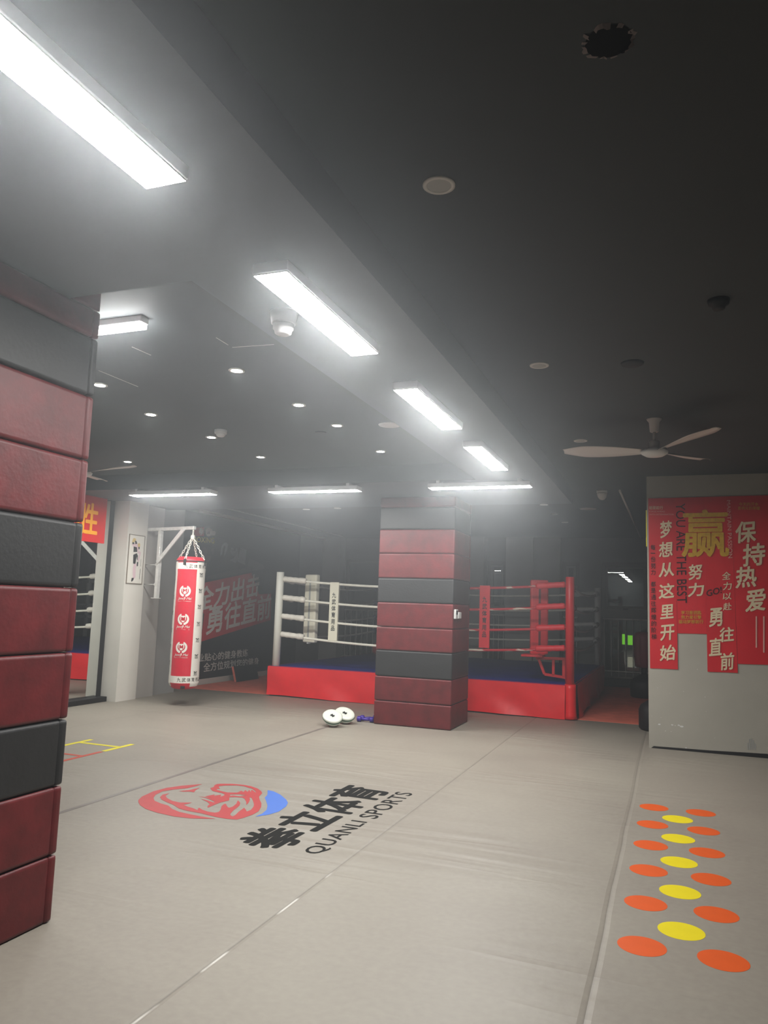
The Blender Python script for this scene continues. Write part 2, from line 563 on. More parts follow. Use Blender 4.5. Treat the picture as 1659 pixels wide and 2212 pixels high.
# back wall: piers between tall windows
w = B()
wins = [(-7.45, -5.6), (-3.92, -3.46), (-2.24, -1.86), (-1.40, -0.40)]
edges = [-8.1] + [e for p in wins for e in p] + [1.4]
for i in range(0, len(edges), 2):
    w.box(edges[i], edges[i + 1], YB, YB + 0.3, 0, ZC)
for a, b in wins:
    w.box(a, b, YB, YB + 0.3, 2.62, ZC)
    w.box(a, b, YB, YB + 0.3, 0, 0.20)
w.mi = 1
w.box(-7.93, -7.47, YB - 0.35, YB, 0, ZC)          # corner pier
w.box(-4.40, -3.94, YB - 0.28, YB, 0, ZC)
w.box(-3.44, -2.84, YB - 0.28, YB, 0, ZC)
w.box(-2.84, -2.27, YB - 0.16, YB, 0, ZC)
struct('wall_back', w, ['walldark', 'wallgrey2'])
for k, (a, b) in enumerate(wins):
    fr = B()
    fw = 0.075
    y0, y1 = YB + 0.04, YB + 0.12
    z0, z1 = 0.2, 2.62
    fr.box(a, a + fw, y0, y1, z0, z1).box(b - fw, b, y0, y1, z0, z1)
    fr.box(a + fw, b - fw, y0, y1, z1 - fw, z1).box(a + fw, b - fw, y0, y1, z0, z0 + fw)
    fr.box(a + fw, b - fw, y0, y1, 1.42, 1.62)
    nm = max(0, int((b - a) / 0.75) - 1)
    for q in range(nm):
        xm = a + (b - a) * (q + 1) / (nm + 1)
        fr.box(xm - 0.04, xm + 0.04, y0, y1, z0 + fw, 1.42).box(xm - 0.04, xm + 0.04, y0, y1, 1.62, z1 - fw)
    wn = struct('window_%d' % (k + 1), fr, 'frame')
    # opening sash in the upper light
    sh = B()
    sx0, sx1 = a + fw + 0.01, b - fw - 0.01
    if nm == 0:
        for bx in ((sx0, sx0 + 0.05, 1.63, z1 - fw - 0.01), (sx1 - 0.05, sx1, 1.63, z1 - fw - 0.01)):
            sh.box(bx[0], bx[1], y0 - 0.02, y0 + 0.02, bx[2], bx[3])
        sh.box(sx0 + 0.05, sx1 - 0.05, y0 - 0.02, y0 + 0.02, 1.63, 1.68).box(sx0 + 0.05, sx1 - 0.05, y0 - 0.02, y0 + 0.02, z1 - fw - 0.06, z1 - fw - 0.01)
        obj('sash', sh, 'frame', wn)
        obj('handle', B().box((sx0 + sx1) / 2 - 0.05, (sx0 + sx1) / 2 + 0.05, y0 - 0.05, y0 - 0.02, 1.60, 1.64, 0.005, 1), 'blackrub', wn)
    else:
        sh.bm.free()
    obj('pane', B().box(a + fw, b - fw, y0 + 0.035, y0 + 0.041, z0 + fw, z1 - fw), 'glass', wn)
    obj('sill', B().box(a - 0.04, b + 0.04, YB - 0.10, YB + 0.04, 0.16, 0.2, 0.006, 1), 'sill', wn)
    rl = B()
    rl.tube([(a + 0.03, YB - 0.03, 1.40), (b - 0.03, YB - 0.03, 1.40)], 0.018, 8)
    rl.tube([(a + 0.03, YB - 0.03, 0.30), (b - 0.03, YB - 0.03, 0.30)], 0.014, 8)
    nb = max(3, round((b - a) / 0.155))
    for q in range(nb + 1):
        x = a + 0.06 + (b - a - 0.12) * q / nb
        rl.tube([(x, YB - 0.03, 0.2), (x, YB - 0.03, 1.40)], 0.009, 6)
    obj('railing', rl, 'steel', wn)
# end wall with the banners, on the right
struct('wall_right', B().box(-0.25, 3.5, 9.489, 9.66, 0, ZC), 'wallend')
struct('wall_far_right', B().box(1.2, 1.35, 9.66, YB, 0, ZC), 'walldark')
struct('wall_side', B().box(3.5, 3.65, -2.2, 9.66, 0, ZC), 'walldark')
struct('wall_front', B().box(-8.1, 3.65, -2.2, -2.0, 0, ZC), 'walldark')
# ground outside the windows, with the lit corridor across the yard
struct('ground', B().box(-12, 6, YB + 0.3, YB + 9, -0.3, -0.1), 'darkfill')
struct('wall_outside', B().box(-12, 6, YB + 6, YB + 6.2, -0.1, 5), 'darkfill')

# ================================================================ MATTING
mt = B()
mt.box(-7.88, 1.19, 11.35, YB - 0.36, 0.001, 0.006)
tag(obj('foam_matting', mt, 'matred'), 'dull red foam matting on the floor around the boxing ring', 'floor mat')
tp = B()
tp.box(-4.022, -3.982, 2.6, 9.35, 0.0004, 0.0014)
tag(obj('seam_tape', tp, 'tapegrey'), 'long dark grey tape strip along the floor seam, running to the purple dumbbells', 'floor tape')
ty = B()
def tape_seg(a, b, wd, z=0.0016):
    a, b = Vector((a[0], a[1], 0)), Vector((b[0], b[1], 0))
    t = (b - a).normalized()
    s = Vector((-t.y, t.x, 0)) * wd / 2
    return [(p.x, p.y, 0.0004) for p in (a - s, b - s, b + s, a + s)]
ty.prism(tape_seg((-5.765, 6.0), (-5.765, 6.72), 0.05), (0, 0, 0.0012))
ty.prism(tape_seg((-5.235, 6.28), (-5.235, 6.72), 0.055), (0, 0, 0.0012))
ty.prism(tape_seg((-5.74, 6.53), (-5.26, 6.53), 0.05), (0, 0, 0.0012))
tag(obj('tape_marking', ty, 'tapeyel'), 'yellow tape marking shaped like an H on the grey floor', 'floor marking')
tr = B()
tr.prism(tape_seg((-5.235, 5.55), (-5.235, 6.25), 0.05), (0, 0, 0.0012))
tr.prism(tape_seg((-5.75, 6.0), (-5.26, 6.0), 0.045), (0, 0, 0.0012))
tag(obj('tape_marking', tr, 'tapered'), 'red tape marking on the grey floor next to the yellow one', 'floor marking')

# agility dots by the right hand seam
dotrows = ['nearest the camera', 'second from the camera', 'third from the camera', 'third from the far end', 'second from the far end', 'farthest from the camera']
yl = ['nearest the camera', 'second from the camera', 'in the middle of the yellow column', 'second from the far end', 'farthest from the camera']
def disc(loc, r, m, label, grp):
    b = B()
    b.lathe([(r, 0.0002), (r, 0.0006), (0.0, 0.0007)], 48)
    for fc in b.bm.faces: fc.smooth = False
    o = obj('floor_dot', b, m, None)
    o.location = loc
    return tag(o, label, 'floor marking', grp)
ys = [3.895, 4.455, 5.01, 5.545, 6.08, 6.612]
for i, y in enumerate(ys):
    disc((-0.142, y, 0), 0.108, 'orange', 'orange floor dot in the left column, ' + dotrows[i], 'orange agility dots')
    disc((0.199, y, 0), 0.108, 'orange', 'orange floor dot in the right column, ' + dotrows[i], 'orange agility dots')
for i in range(5):
    y = (ys[i] + ys[i + 1]) / 2 - 0.02
    disc((0.029, y, 0), 0.108, 'yellow', 'yellow floor dot between the orange columns, ' + yl[i], 'yellow agility dots')

# ================================================================ LOGO PRINT ON THE FLOOR
lg = thing('floor_logo', 'printed red and blue emblem with black lettering on the grey floor', 'floor logo', (-2.7, 5.0, 0))
LZ = 0.0012
red1 = [(-3.6287, 5.5874), (-3.7429, 5.4604), (-3.8038, 5.3423), (-3.8238, 5.1997), (-3.7977, 5.0274), (-3.7567, 4.9363), (-3.7236, 4.8911), (-3.6534, 4.8213), (-3.5528, 4.7564), (-3.4208, 4.7119), (-3.2588, 4.6867), (-3.1282, 4.7011), (-2.9729, 4.7688), (-3.1006, 4.7748), (-3.2019, 4.785), (-3.302, 4.8026), (-3.3881, 4.8434), (-3.4663, 4.9056), (-3.5515, 4.9303), (-3.636, 4.9693), (-3.6951, 5.0336), (-3.7437, 5.1232), (-3.7602, 5.2343), (-3.7201, 5.3267), (-3.6531, 5.4102), (-3.6374, 5.4922)]
blue1 = [(-3.0625, 5.6601), (-2.9995, 5.6477), (-2.9022, 5.578), (-2.7942, 5.4684), (-2.7354, 5.3873), (-2.697, 5.2837), (-2.6783, 5.1308), (-2.702, 5.0331), (-2.761, 4.9414), (-2.7583, 5.0374), (-2.7786, 5.136), (-2.8305, 5.2433), (-2.9073, 5.3592), (-2.9633, 5.4369), (-2.9903, 5.5304)]
red2 = [[(-3.6793, 5.209), (-3.6601, 5.1348), (-3.6073, 5.0808), (-3.523, 5.0297), (-3.4465, 5.0173), (-3.3643, 5.058), (-3.3725, 5.0072), (-3.3858, 4.9787), (-3.3309, 4.9475), (-3.2695, 4.9296), (-3.2102, 4.8996), (-3.234, 4.9395), (-3.2365, 4.9588), (-3.1837, 4.9223), (-3.1199, 4.8984), (-3.0648, 4.899), (-3.0521, 4.9283), (-3.0705, 4.982), (-3.1209, 5.0739), (-3.1346, 5.1277), (-3.1277, 5.1468), (-3.1036, 5.1135), (-3.0673, 5.0723), (-3.047, 5.0591), (-3.0409, 5.1013), (-3.0618, 5.1819), (-3.102, 5.271), (-3.0495, 5.2197), (-3.0121, 5.1469), (-2.9958, 5.0803), (-2.9792, 5.0012), (-2.9506, 4.9168), (-2.9227, 4.8843), (-2.9034, 4.8779), (-2.9054, 4.9127), (-2.9301, 4.9982), (-2.9512, 5.1098), (-2.9097, 5.0668), (-2.882, 5.0293), (-2.8784, 5.0834), (-2.9077, 5.1719), (-2.9392, 5.2317), (-3.0111, 5.3358), (-3.0528, 5.3888), (-3.0714, 5.392), (-3.0288, 5.3264), (-2.9954, 5.2486), (-2.9776, 5.1866), (-3.0252, 5.2642), (-3.0781, 5.3324), (-3.1163, 5.3613), (-3.1748, 5.3464), (-3.2079, 5.3219), (-3.1596, 5.2402), (-3.1844, 5.1477), (-3.1841, 5.0707), (-3.1826, 4.9874), (-3.2107, 5.0263), (-3.2264, 5.0788), (-3.2797, 5.1283), (-3.375, 5.1828), (-3.3029, 5.1634), (-3.2271, 5.1343), (-3.2379, 5.16), (-3.3093, 5.1986), (-3.3693, 5.2252), (-3.4317, 5.2313), (-3.3711, 5.2407), (-3.3125, 5.2294), (-3.3841, 5.2603), (-3.3531, 5.3445), (-3.3364, 5.3027), (-3.3047, 5.3604), (-3.2779, 5.3008), (-3.2714, 5.3445), (-3.2842, 5.3783), (-3.3213, 5.4029), (-3.3914, 5.4171), (-3.431, 5.4309), (-3.4958, 5.4961), (-3.4955, 5.5478), (-3.523, 5.6), (-3.5279, 5.6429), (-3.5015, 5.6728), (-3.4167, 5.7118), (-3.3247, 5.7242), (-3.247, 5.7139), (-3.1592, 5.6691), (-3.0855, 5.601), (-3.0498, 5.55), (-3.0192, 5.4469), (-2.9726, 5.3727), (-2.9043, 5.2814), (-2.852, 5.1863), (-2.8109, 5.0754), (-2.8027, 4.9803), (-2.8181, 4.8763), (-2.8364, 4.8186), (-2.9039, 4.8047), (-2.9988, 4.809), (-3.146, 4.8422), (-3.2638, 4.8512), (-3.3542, 4.8759), (-3.4522, 4.9434), (-3.5382, 4.9808), (-3.6187, 5.0262), (-3.6699, 5.0798), (-3.7002, 5.1534)],
        [(-3.4128, 5.5124), (-3.4609, 5.5667), (-3.4717, 5.5906), (-3.4406, 5.6339), (-3.3617, 5.6811), (-3.2908, 5.6823), (-3.2307, 5.6558), (-3.2058, 5.651), (-3.1473, 5.603), (-3.1004, 5.547), (-3.1078, 5.5465), (-3.1474, 5.5851), (-3.1816, 5.6096), (-3.1483, 5.5421), (-3.1969, 5.6012), (-3.1731, 5.5357), (-3.2182, 5.5752), (-3.1994, 5.5144), (-3.2362, 5.5439), (-3.2322, 5.4755), (-3.3036, 5.4438), (-3.3543, 5.4549), (-3.4234, 5.4778), (-3.436, 5.507)],
        [(-3.2293, 5.3605), (-3.2456, 5.3992), (-3.194, 5.4339), (-3.1219, 5.449), (-3.1641, 5.4126), (-3.1103, 5.4079), (-3.163, 5.3828), (-3.2171, 5.3806), (-3.2201, 5.3621)]]
wh = [(-3.6569, 5.3009), (-3.6104, 5.3616), (-3.5771, 5.47), (-3.5621, 5.395), (-3.5312, 5.3238), (-3.5691, 5.3276), (-3.614, 5.3032)]
obj('emblem', outline([red1], lambda x, y: (x, y, LZ)), 'floorred', lg)
obj('emblem', outline(red2, lambda x, y: (x, y, LZ)), 'floorred', lg)
obj('emblem', outline([wh], lambda x, y: (x, y, LZ)), 'floorred', lg)
obj('emblem', outline([blue1], lambda x, y: (x, y, LZ)), 'floorblue', lg)
obj('lettering', text_quad('拳立体育', [(-2.235, 4.36, LZ), (-2.165, 6.12, LZ), (-2.59, 6.14, LZ), (-2.60, 4.37, LZ)], (0, 0, 0), bold=0.046), 'floorink', lg)
obj('lettering', text_quad('QUANLI', [(-1.99, 4.40, LZ), (-1.983, 5.18, LZ), (-2.121, 5.18, LZ), (-2.125, 4.40, LZ)], (0, 0, 0), bold=0.014, spacing=1.05), 'floorink', lg)
obj('lettering', text_quad('SPORTS', [(-1.982, 5.28, LZ), (-1.975, 6.12, LZ), (-2.115, 6.12, LZ), (-2.12, 5.28, LZ)], (0, 0, 0), bold=0.014, spacing=1.05), 'floorink', lg)

# ================================================================ PADDED PILLARS
def pillar(x0, x1, y0, y1, levels, cols, label, topz):
    t = thing('padded_pillar', label, 'pillar', ((x0 + x1) / 2, (y0 + y1) / 2, 0))
    th = 0.05
    obj('core', B().box(x0 + th, x1 - th, y0 + th, y1 - th, 0, topz), 'core', t)
    for (z0, z1), c in zip(zip(levels[:-1], levels[1:]), cols):
        b = B()
        z0 += 0.002
        z1 -= 0.002
        bv = 0.019
        b.box(x0, x1, y0, y0 + th, z0, z1, bv, 3).box(x0, x1, y1 - th, y1, z0, z1, bv, 3)
        b.box(x0 + 0.004, x0 + th, y0 + th * 0.8, y1 - th * 0.8, z0, z1, bv, 3).box(x1 - th, x1 - 0.004, y0 + th * 0.8, y1 - th * 0.8, z0, z1, bv, 3)
        p = obj('pad', b, 'redpad' if c == 'r' else 'blackpad', t)
        p['label'] = 'maroon pad' if c == 'r' else 'black pad'
    return t
pillar(-3.75, -2.707, 2.12, 2.985, [0.0, 0.30, 0.612, 0.918, 1.233, 1.542, 1.861, 2.174, 2.498, 2.797, 2.944],
       'rrbrrbrrbr', 'maroon and black padded pillar in the left foreground', ZB)
near_p = [o for o in C.objects if o.name == 'padded_pillar'][0]
obj('pad', B().box(-3.74, -2.712, 2.80, 2.98, 2.946, ZC - 0.002, 0.01, 2), 'redpad', near_p)
pillar(-3.6, -2.57, 9.39, 10.245, [0.0, 0.302, 0.613, 0.943, 1.242, 1.56, 1.875, 2.199, 2.513, 2.806, 2.944],
       'rrbrrbrrbr', 'maroon and black padded pillar standing in front of the boxing ring', ZB)

# ================================================================ PANEL LAMPS
def panel_lamp(L, W_, label, loc, along):
    t = thing('panel_light', label, 'ceiling light', loc, 'long panel lights')
    hx, hy = (W_ / 2, L / 2) if along == 'y' else (L / 2, W_ / 2)
    h = B()
    h.box(-hx, hx, -hy, hy, 0.006, 0.052, 0.003, 1)
    obj('housing', h, 'whitemetal', t, world=False)
    d = B()
    d.box(-hx + 0.006, hx - 0.006, -hy + 0.006, hy - 0.006, 0.0, 0.007)
    d.bm.normal_update()
    for fc in d.bm.faces:
        if fc.calc_center_median().z > 0.003: fc.material_index = 1
    obj('diffuser', d, ['lamp' if along == 'y' else 'lamp2', 'white'], t, world=False)
    for s in (-1, 1):
        c = B()
        px_, py_ = (0, s * (hy - 0.18)) if along == 'y' else (s * (hx - 0.12), 0)
        c.box(px_ - (hx - 0.03 if along == 'y' else 0.02), px_ + (hx - 0.03 if along == 'y' else 0.02),
              py_ - (0.02 if along == 'y' else hy + 0.004), py_ + (0.02 if along == 'y' else hy + 0.004), 0.050, 0.0805, 0.002, 1)
        obj('mounting_clip', c, 'whitemetal', t, world=False)
    return t
ZL = 2.868
XL = -1.555
for (y0, y1), lb in zip([(0.85, 1.967), (2.665, 3.742), (4.417, 5.543), (6.18, 7.314)],
                        ['nearest long panel light of the row on the beam', 'second long panel light of the row on the beam',
                         'third long panel light of the row on the beam', 'farthest long panel light of the row on the beam']):
    panel_lamp(y1 - y0, 0.168, lb, (XL, (y0 + y1) / 2, ZL), 'y')
for (x0, x1), lb in zip([(-6.78, -5.50), (-4.67, -3.47), (-2.59, -1.42)],
                        ['panel light across the far beam above the punching bag', 'panel light across the far beam left of the padded pillar',
                         'panel light across the far beam right above the padded pillar']):
    panel_lamp(x1 - x0, 0.172, lb, ((x0 + x1) / 2, 8.33, 2.868), 'x')
bt = thing('batten_light', 'slim batten light on the ceiling beside the near pillar', 'ceiling light', (-3.6, 3.52, 3.07))
obj('housing', B().box(-4.3, -2.87, 3.485, 3.555, 3.105, ZC + 0.001, 0.006, 2), 'white', bt)
obj('diffuser', B().box(-4.28, -2.875, 3.488, 3.552, 3.075, 3.106, 0.01, 2), 'lamp', bt)

# ================================================================ DOWNLIGHTS AND CEILING FITTINGS
def downlight(loc, lit, label, r=0.062, grp=None):
    t = thing('downlight', label, 'downlight', loc, grp)
    b = B()
    b.lathe([(r * 0.72, -0.001), (r * 0.74, -0.006), (r, -0.005), (r, 0.0005)], 32, cap=False)
    obj('trim_ring', b, 'offring', t, world=False)
    b = B()
    b.lathe([(r * 0.74, -0.005), (r * 0.70, -0.003), (0.0, -0.003)] if not lit else [(r * 0.72, -0.004), (r * 0.73, -0.003)], 12)
    if lit:
        for fc in b.bm.faces: fc.material_index = 0 if len(fc.verts) == 12 and fc.calc_center_median().z < -0.0035 else 1
    obj('lens', b, ['spot', 'white'] if lit else 'offlens', t, world=False)
    return t
lit = [((-2.89, 4.57), 'lit downlight nearest the second panel light'), ((-2.88, 5.53), 'lit downlight behind the smoke detector, second of the right column'),
       ((-2.86, 6.27), 'lit downlight left of the round speaker disc'), ((-2.88, 7.46), 'lit downlight farthest in the right column before the far beam'),
       ((-4.15, 4.62), 'lit downlight half hidden by the near pillar'), ((-4.35, 5.51), 'lit downlight second in the left column'),
       ((-4.33, 6.45), 'lit downlight partly hidden by a small white detector'), ((-4.35, 7.48), 'lit downlight farthest in the left column before the far beam'),
       ((-6.15, 7.42), 'lit downlight far left near the mirror wall')]
for (x, y), lb in lit:
    downlight((x, y, ZC), True, lb, 0.058, 'lit downlights')
off = [((-0.828, 2.68), 'large unlit downlight nearest the camera'), ((-0.806, 4.995), 'unlit downlight in the middle of the dark ceiling'),
       ((-0.79, 7.37), 'unlit downlight left of the ceiling fan'), ((-1.81, 11.77), 'unlit downlight above the ring, nearest of the three in its row'),
       ((-1.808, 12.92), 'unlit downlight above the ring, middle of the three in its row'), ((-1.795, 14.14), 'unlit downlight above the ring, farthest of the three in its row'),
       ((-5.94, 11.88), 'unlit downlight above the left end of the ring'), ((-5.31, 11.8), 'unlit downlight above the ring left of the padded pillar')]
for (x, y), lb in off:
    downlight((x, y, ZC), False, lb, 0.064, 'unlit downlights')
def disc_fitting(name, label, cat, loc, prof, m, n=32):
    b = B()
    b.lathe(prof, n)
    o = obj(name, b, m)
    o.location = loc
    return tag(o, label, cat)
disc_fitting('ceiling_speaker', 'flat round white speaker disc left of the third panel light', 'speaker', (-2.376, 6.36, ZC), [(0.0, -0.012), (0.07, -0.012), (0.10, -0.006), (0.105, 0.0005)], 'white')
disc_fitting('ceiling_speaker', 'flat round speaker disc in front of the right window', 'speaker', (-1.206, 12.33, ZC), [(0.0, -0.012), (0.09, -0.012), (0.13, -0.006), (0.135, 0.0005)], 'offring')
disc_fitting('ceiling_sensor', 'small dark round cap between the speaker disc and the downlights', 'ceiling cap', (-3.14, 6.5, ZC), [(0.0, -0.004), (0.05, -0.006), (0.062, 0.0005)], 'darkdome')
disc_fitting('smoke_detector', 'black smoke detector on the dark right ceiling', 'smoke detector', (0.255, 4.16, ZC), [(0.0, -0.05), (0.03, -0.05), (0.036, -0.03), (0.05, -0.025), (0.055, 0.0005)], 'darkdome')
disc_fitting('smoke_detector', 'flat dark detector on the ceiling right of the middle unlit downlight', 'smoke detector', (-0.215, 5.1, ZC), [(0.0, -0.02), (0.05, -0.02), (0.07, -0.01), (0.075, 0.0005)], 'darkdome')
sd = thing('smoke_detector', 'white smoke detector next to the second panel light', 'smoke detector', (-1.80, 3.25, ZB))
obj('base', B().lathe([(0.055, -0.062), (0.062, -0.058), (0.072, 0.0005)], 32), 'white', sd, world=False)
obj('sensor', B().lathe([(0.0, -0.115), (0.03, -0.115), (0.042, -0.108), (0.046, -0.09), (0.052, -0.086), (0.054, -0.061)], 32), 'white', sd, world=False)
sd = thing('smoke_detector', 'small white detector beside a lit downlight over the bag side of the hall', 'smoke detector', (-4.06, 6.2, ZC))
obj('base', B().lathe([(0.058, -0.035), (0.06, -0.03), (0.062, 0.0005)], 24), 'white', sd, world=False)
obj('sensor', B().lathe([(0.0, -0.065), (0.03, -0.065), (0.045, -0.05), (0.046, -0.034)], 24), 'white', sd, world=False)
pr = thing('motion_sensor', 'white dome motion sensor on the ceiling left of the banner wall', 'sensor', (-0.841, 10.5, ZC))
obj('base', B().lathe([(0.072, -0.03), (0.075, 0.0005)], 24), 'white', pr, world=False)
obj('dome', B().lathe([(0.0, -0.13), (0.03, -0.122), (0.056, -0.09), (0.068, -0.05), (0.07, -0.029)], 24), 'offring', pr, world=False)
# broken hole in the ceiling
hl = thing('ceiling_hole', 'ragged black hole with torn edges in the dark ceiling', 'ceiling hole', (-0.147, 2.10, ZC))
b = B()
b.lathe([(0.0, -0.002), (0.066, -0.002)], 28, cap=False)
obj('opening', b, 'darkfill', hl, world=False)  # flat black disc painting the darkness inside the hole
b = B()
rr = random.Random(3)
n = 44
ins, mid, out = [], [], []
for i in range(n):
    a = 2 * PI * i / n
    r0 = 0.062 + rr.uniform(-0.006, 0.006)
    flap = 0.018 * max(0, math.sin(a * 1.5 + 1.0)) * rr.random()
    ins.append(b.bm.verts.new((r0 * math.cos(a), r0 * math.sin(a), -0.003 - flap)))
    out.append(b.bm.verts.new(((r0 + 0.010 + rr.uniform(0, .008)) * math.cos(a), (r0 + 0.010) * math.sin(a), -0.0006)))
for i in range(n):
    j = (i + 1) % n
    if rr.random() < 0.62:
        b.bm.faces.new((ins[i], ins[j], out[j], out[i]))
obj('torn_edge', b, 'core', hl, world=False)
# conduits and trunking
c = B(); c.tube([(-0.61, 10.42, 3.128), (-0.57, 17.0, 3.128)], 0.016, 8)
tag(obj('conduit', c, 'offring'), 'thin pale conduit along the ceiling left of the banner wall', 'pipe')
c = B(); c.box(-7.929, -7.86, 11.55, 17.0, 3.07, 3.13, 0.004, 1)
tag(obj('cable_trunking', c, 'wallgrey'), 'pale cable trunking along the top of the dark mural wall', 'cable trunking')
c = B(); c.tube([(-7.30, 10.98, 3.128), (-7.26, 16.5, 3.128)], 0.014, 8)
tag(obj('conduit', c, 'wallgrey2'), 'thin pale conduit along the ceiling beside the mural wall', 'pipe')

sm = B()
for (xa, ya), (xb, yb) in [((-2.6552, 3.9394), (-2.6554, 4.0802)), ((-2.6529, 4.1265), (-2.3598, 4.1512)), ((-3.3033, 3.9418), (-3.2875, 4.1186)), ((-3.8936, 4.308), (-3.8805, 4.7345))]:
    d_ = Vector((xb - xa, yb - ya, 0)).normalized()
    n_ = Vector((-d_.y, d_.x, 0)) * 0.003
    sm.prism([(xa + n_.x, ya + n_.y, ZC - 0.0015), (xb + n_.x, yb + n_.y, ZC - 0.0015), (xb - n_.x, yb - n_.y, ZC - 0.0015), (xa - n_.x, ya - n_.y, ZC - 0.0015)], (0, 0, 0.0025))
sm_o = obj('panel_seams', sm, 'offring', [o for o in C.objects if o.name == 'ceiling'][0])
sm_o['kind'] = 'stuff'
# ceiling fans
def fan(loc, angs, label, pitch=0.3):
    t = thing('ceiling_fan', label, 'ceiling fan', loc)
    obj('canopy', B().lathe([(0.028, -0.115), (0.036, -0.11), (0.043, -0.03), (0.06, -0.008), (0.063, 0.0005)], 24), 'fan', t, world=False)
    obj('rod', B().lathe([(0.012, -0.20), (0.012, -0.11)], 12), 'fan', t, world=False)
    obj('coupling', B().lathe([(0.03, -0.265), (0.042, -0.26), (0.042, -0.195), (0.035, -0.19)], 20), 'fan', t, world=False)
    obj('motor_housing', B().lathe([(0.0, -0.325), (0.07, -0.32), (0.105, -0.30), (0.112, -0.28), (0.09, -0.262), (0.03, -0.258)], 32), 'white', t, world=False)
    for a in angs:
        b = B()
        nx = 16
        top, bot = [], []
        for i in range(nx + 1):
            s = i / nx
            r = 0.09 + s * 0.66
            wd = 0.04 + 0.085 * math.sin(min(1, s * 1.25) * PI * 0.5) * (1.0 if s < 0.72 else 1 - 0.85 * ((s - 0.72) / 0.28) ** 1.4)
            row_t, row_b = [], []
            for j in range(5):
                u = (j / 4 - 0.5) * 2
                tw = pitch * (1 - 0.55 * s)
                yy = u * wd * math.cos(tw)
                zz = -0.275 + u * wd * math.sin(tw) + 0.012 * (1 - u * u) + 0.03 * s
                row_t.append(b.bm.verts.new((r, yy, zz)))
                row_b.append(b.bm.verts.new((r, yy, zz - 0.004)))
            top.append(row_t); bot.append(row_b)
        fs = []
        for i in range(nx):
            for j in range(4):
                fs.append(b.bm.faces.new((top[i][j], top[i + 1][j], top[i + 1][j + 1], top[i][j + 1])))
                fs.append(b.bm.faces.new((bot[i][j], bot[i][j + 1], bot[i + 1][j + 1], bot[i + 1][j])))
            for j in (0, 4):
                fs.append(b.bm.faces.new((top[i][j], bot[i][j], bot[i + 1][j], top[i + 1][j])))
        for i in (0, nx):
            for j in range(4):
                fs.append(b.bm.faces.new((top[i][j], top[i][j + 1], bot[i][j + 1], bot[i][j])))
        for q in fs: q.smooth = True
        bmesh.ops.rotate(b.bm, verts=b.bm.verts, cent=(0, 0, 0), matrix=Matrix.Rotation(a, 3, 'Z'))
        obj('blade', b, 'fan', t, world=False)
    return t
fan((-0.109, 6.66, ZC), [math.radians(179), math.radians(56), math.radians(-54)], 'white three blade ceiling fan in front of the banner wall')
fan((-6.1, 6.62, ZC), [math.radians(-5), math.radians(115), math.radians(235)], 'ceiling fan mostly hidden behind the near pillar, one blade showing')

# ================================================================ MIRROR, RED BANNER AND POSTER ON THE LEFT
mr = thing('wall_mirror', 'tall wall mirror on the left reflecting the boxing ring', 'mirror', (-7.82, 7.5, 0))
obj('glass', B().box(-7.829, -7.822, 5.2, 9.13, 0.02, 2.94), 'mirror', mr)
obj('edge_gap', B().box(-7.829, -7.820, 9.13, 9.228, 0.0, 2.945), 'blackrub', mr)
struct('baseboard_mirror', B().box(-7.818, -7.70, 5.2, 9.225, 0, 0.07, 0.004, 1), 'blackrub')
def cloth_panel(fn, nu, nv, amp, th, normal, seed=0):
    b = B()
    g = []
    rr = random.Random(seed)
    ph = [rr.uniform(0, 6) for _ in range(4)]
    nrm = Vector(normal)
    for i in range(nu + 1):
        row = []
        for j in range(nv + 1):
            u, v = i / nu, j / nv
            h = amp * (0.5 * math.sin(u * 5 + v * 3 + ph[0]) + 0.5 * math.sin(v * 9 + u * 2 + ph[1]) + 1.2) + 0.001
            row.append((b.bm.verts.new(Vector(fn(u, v)) + nrm * h), b.bm.verts.new(Vector(fn(u, v)) + nrm * (h + th))))
        g.append(row)
    fs = []
    for i in range(nu):
        for j in range(nv):
            for k in (0, 1):
                fs.append(b.bm.faces.new((g[i][j][k], g[i + 1][j][k], g[i + 1][j + 1][k], g[i][j + 1][k])))
    for q in fs: q.smooth = True
    return b
bn = thing('wall_banner', 'bright red cloth with one orange character hanging over the mirror', 'banner', (-7.8, 8.6, 2.3))
obj('cloth', cloth_panel(lambda u, v: (-7.812, 8.05 + u * (9.04 - 8.05), 2.285 + v * 0.665), 10, 6, 0.0015, 0.001, (1, 0, 0), 2), 'bannerbright', bn)
obj('lettering', text_quad('胜', [(-7.80, 8.43, 2.39), (-7.80, 8.86, 2.39), (-7.80, 8.86, 2.835), (-7.80, 8.43, 2.835)], (0, 0, 0), bold=0.03), 'orangeprint', bn)

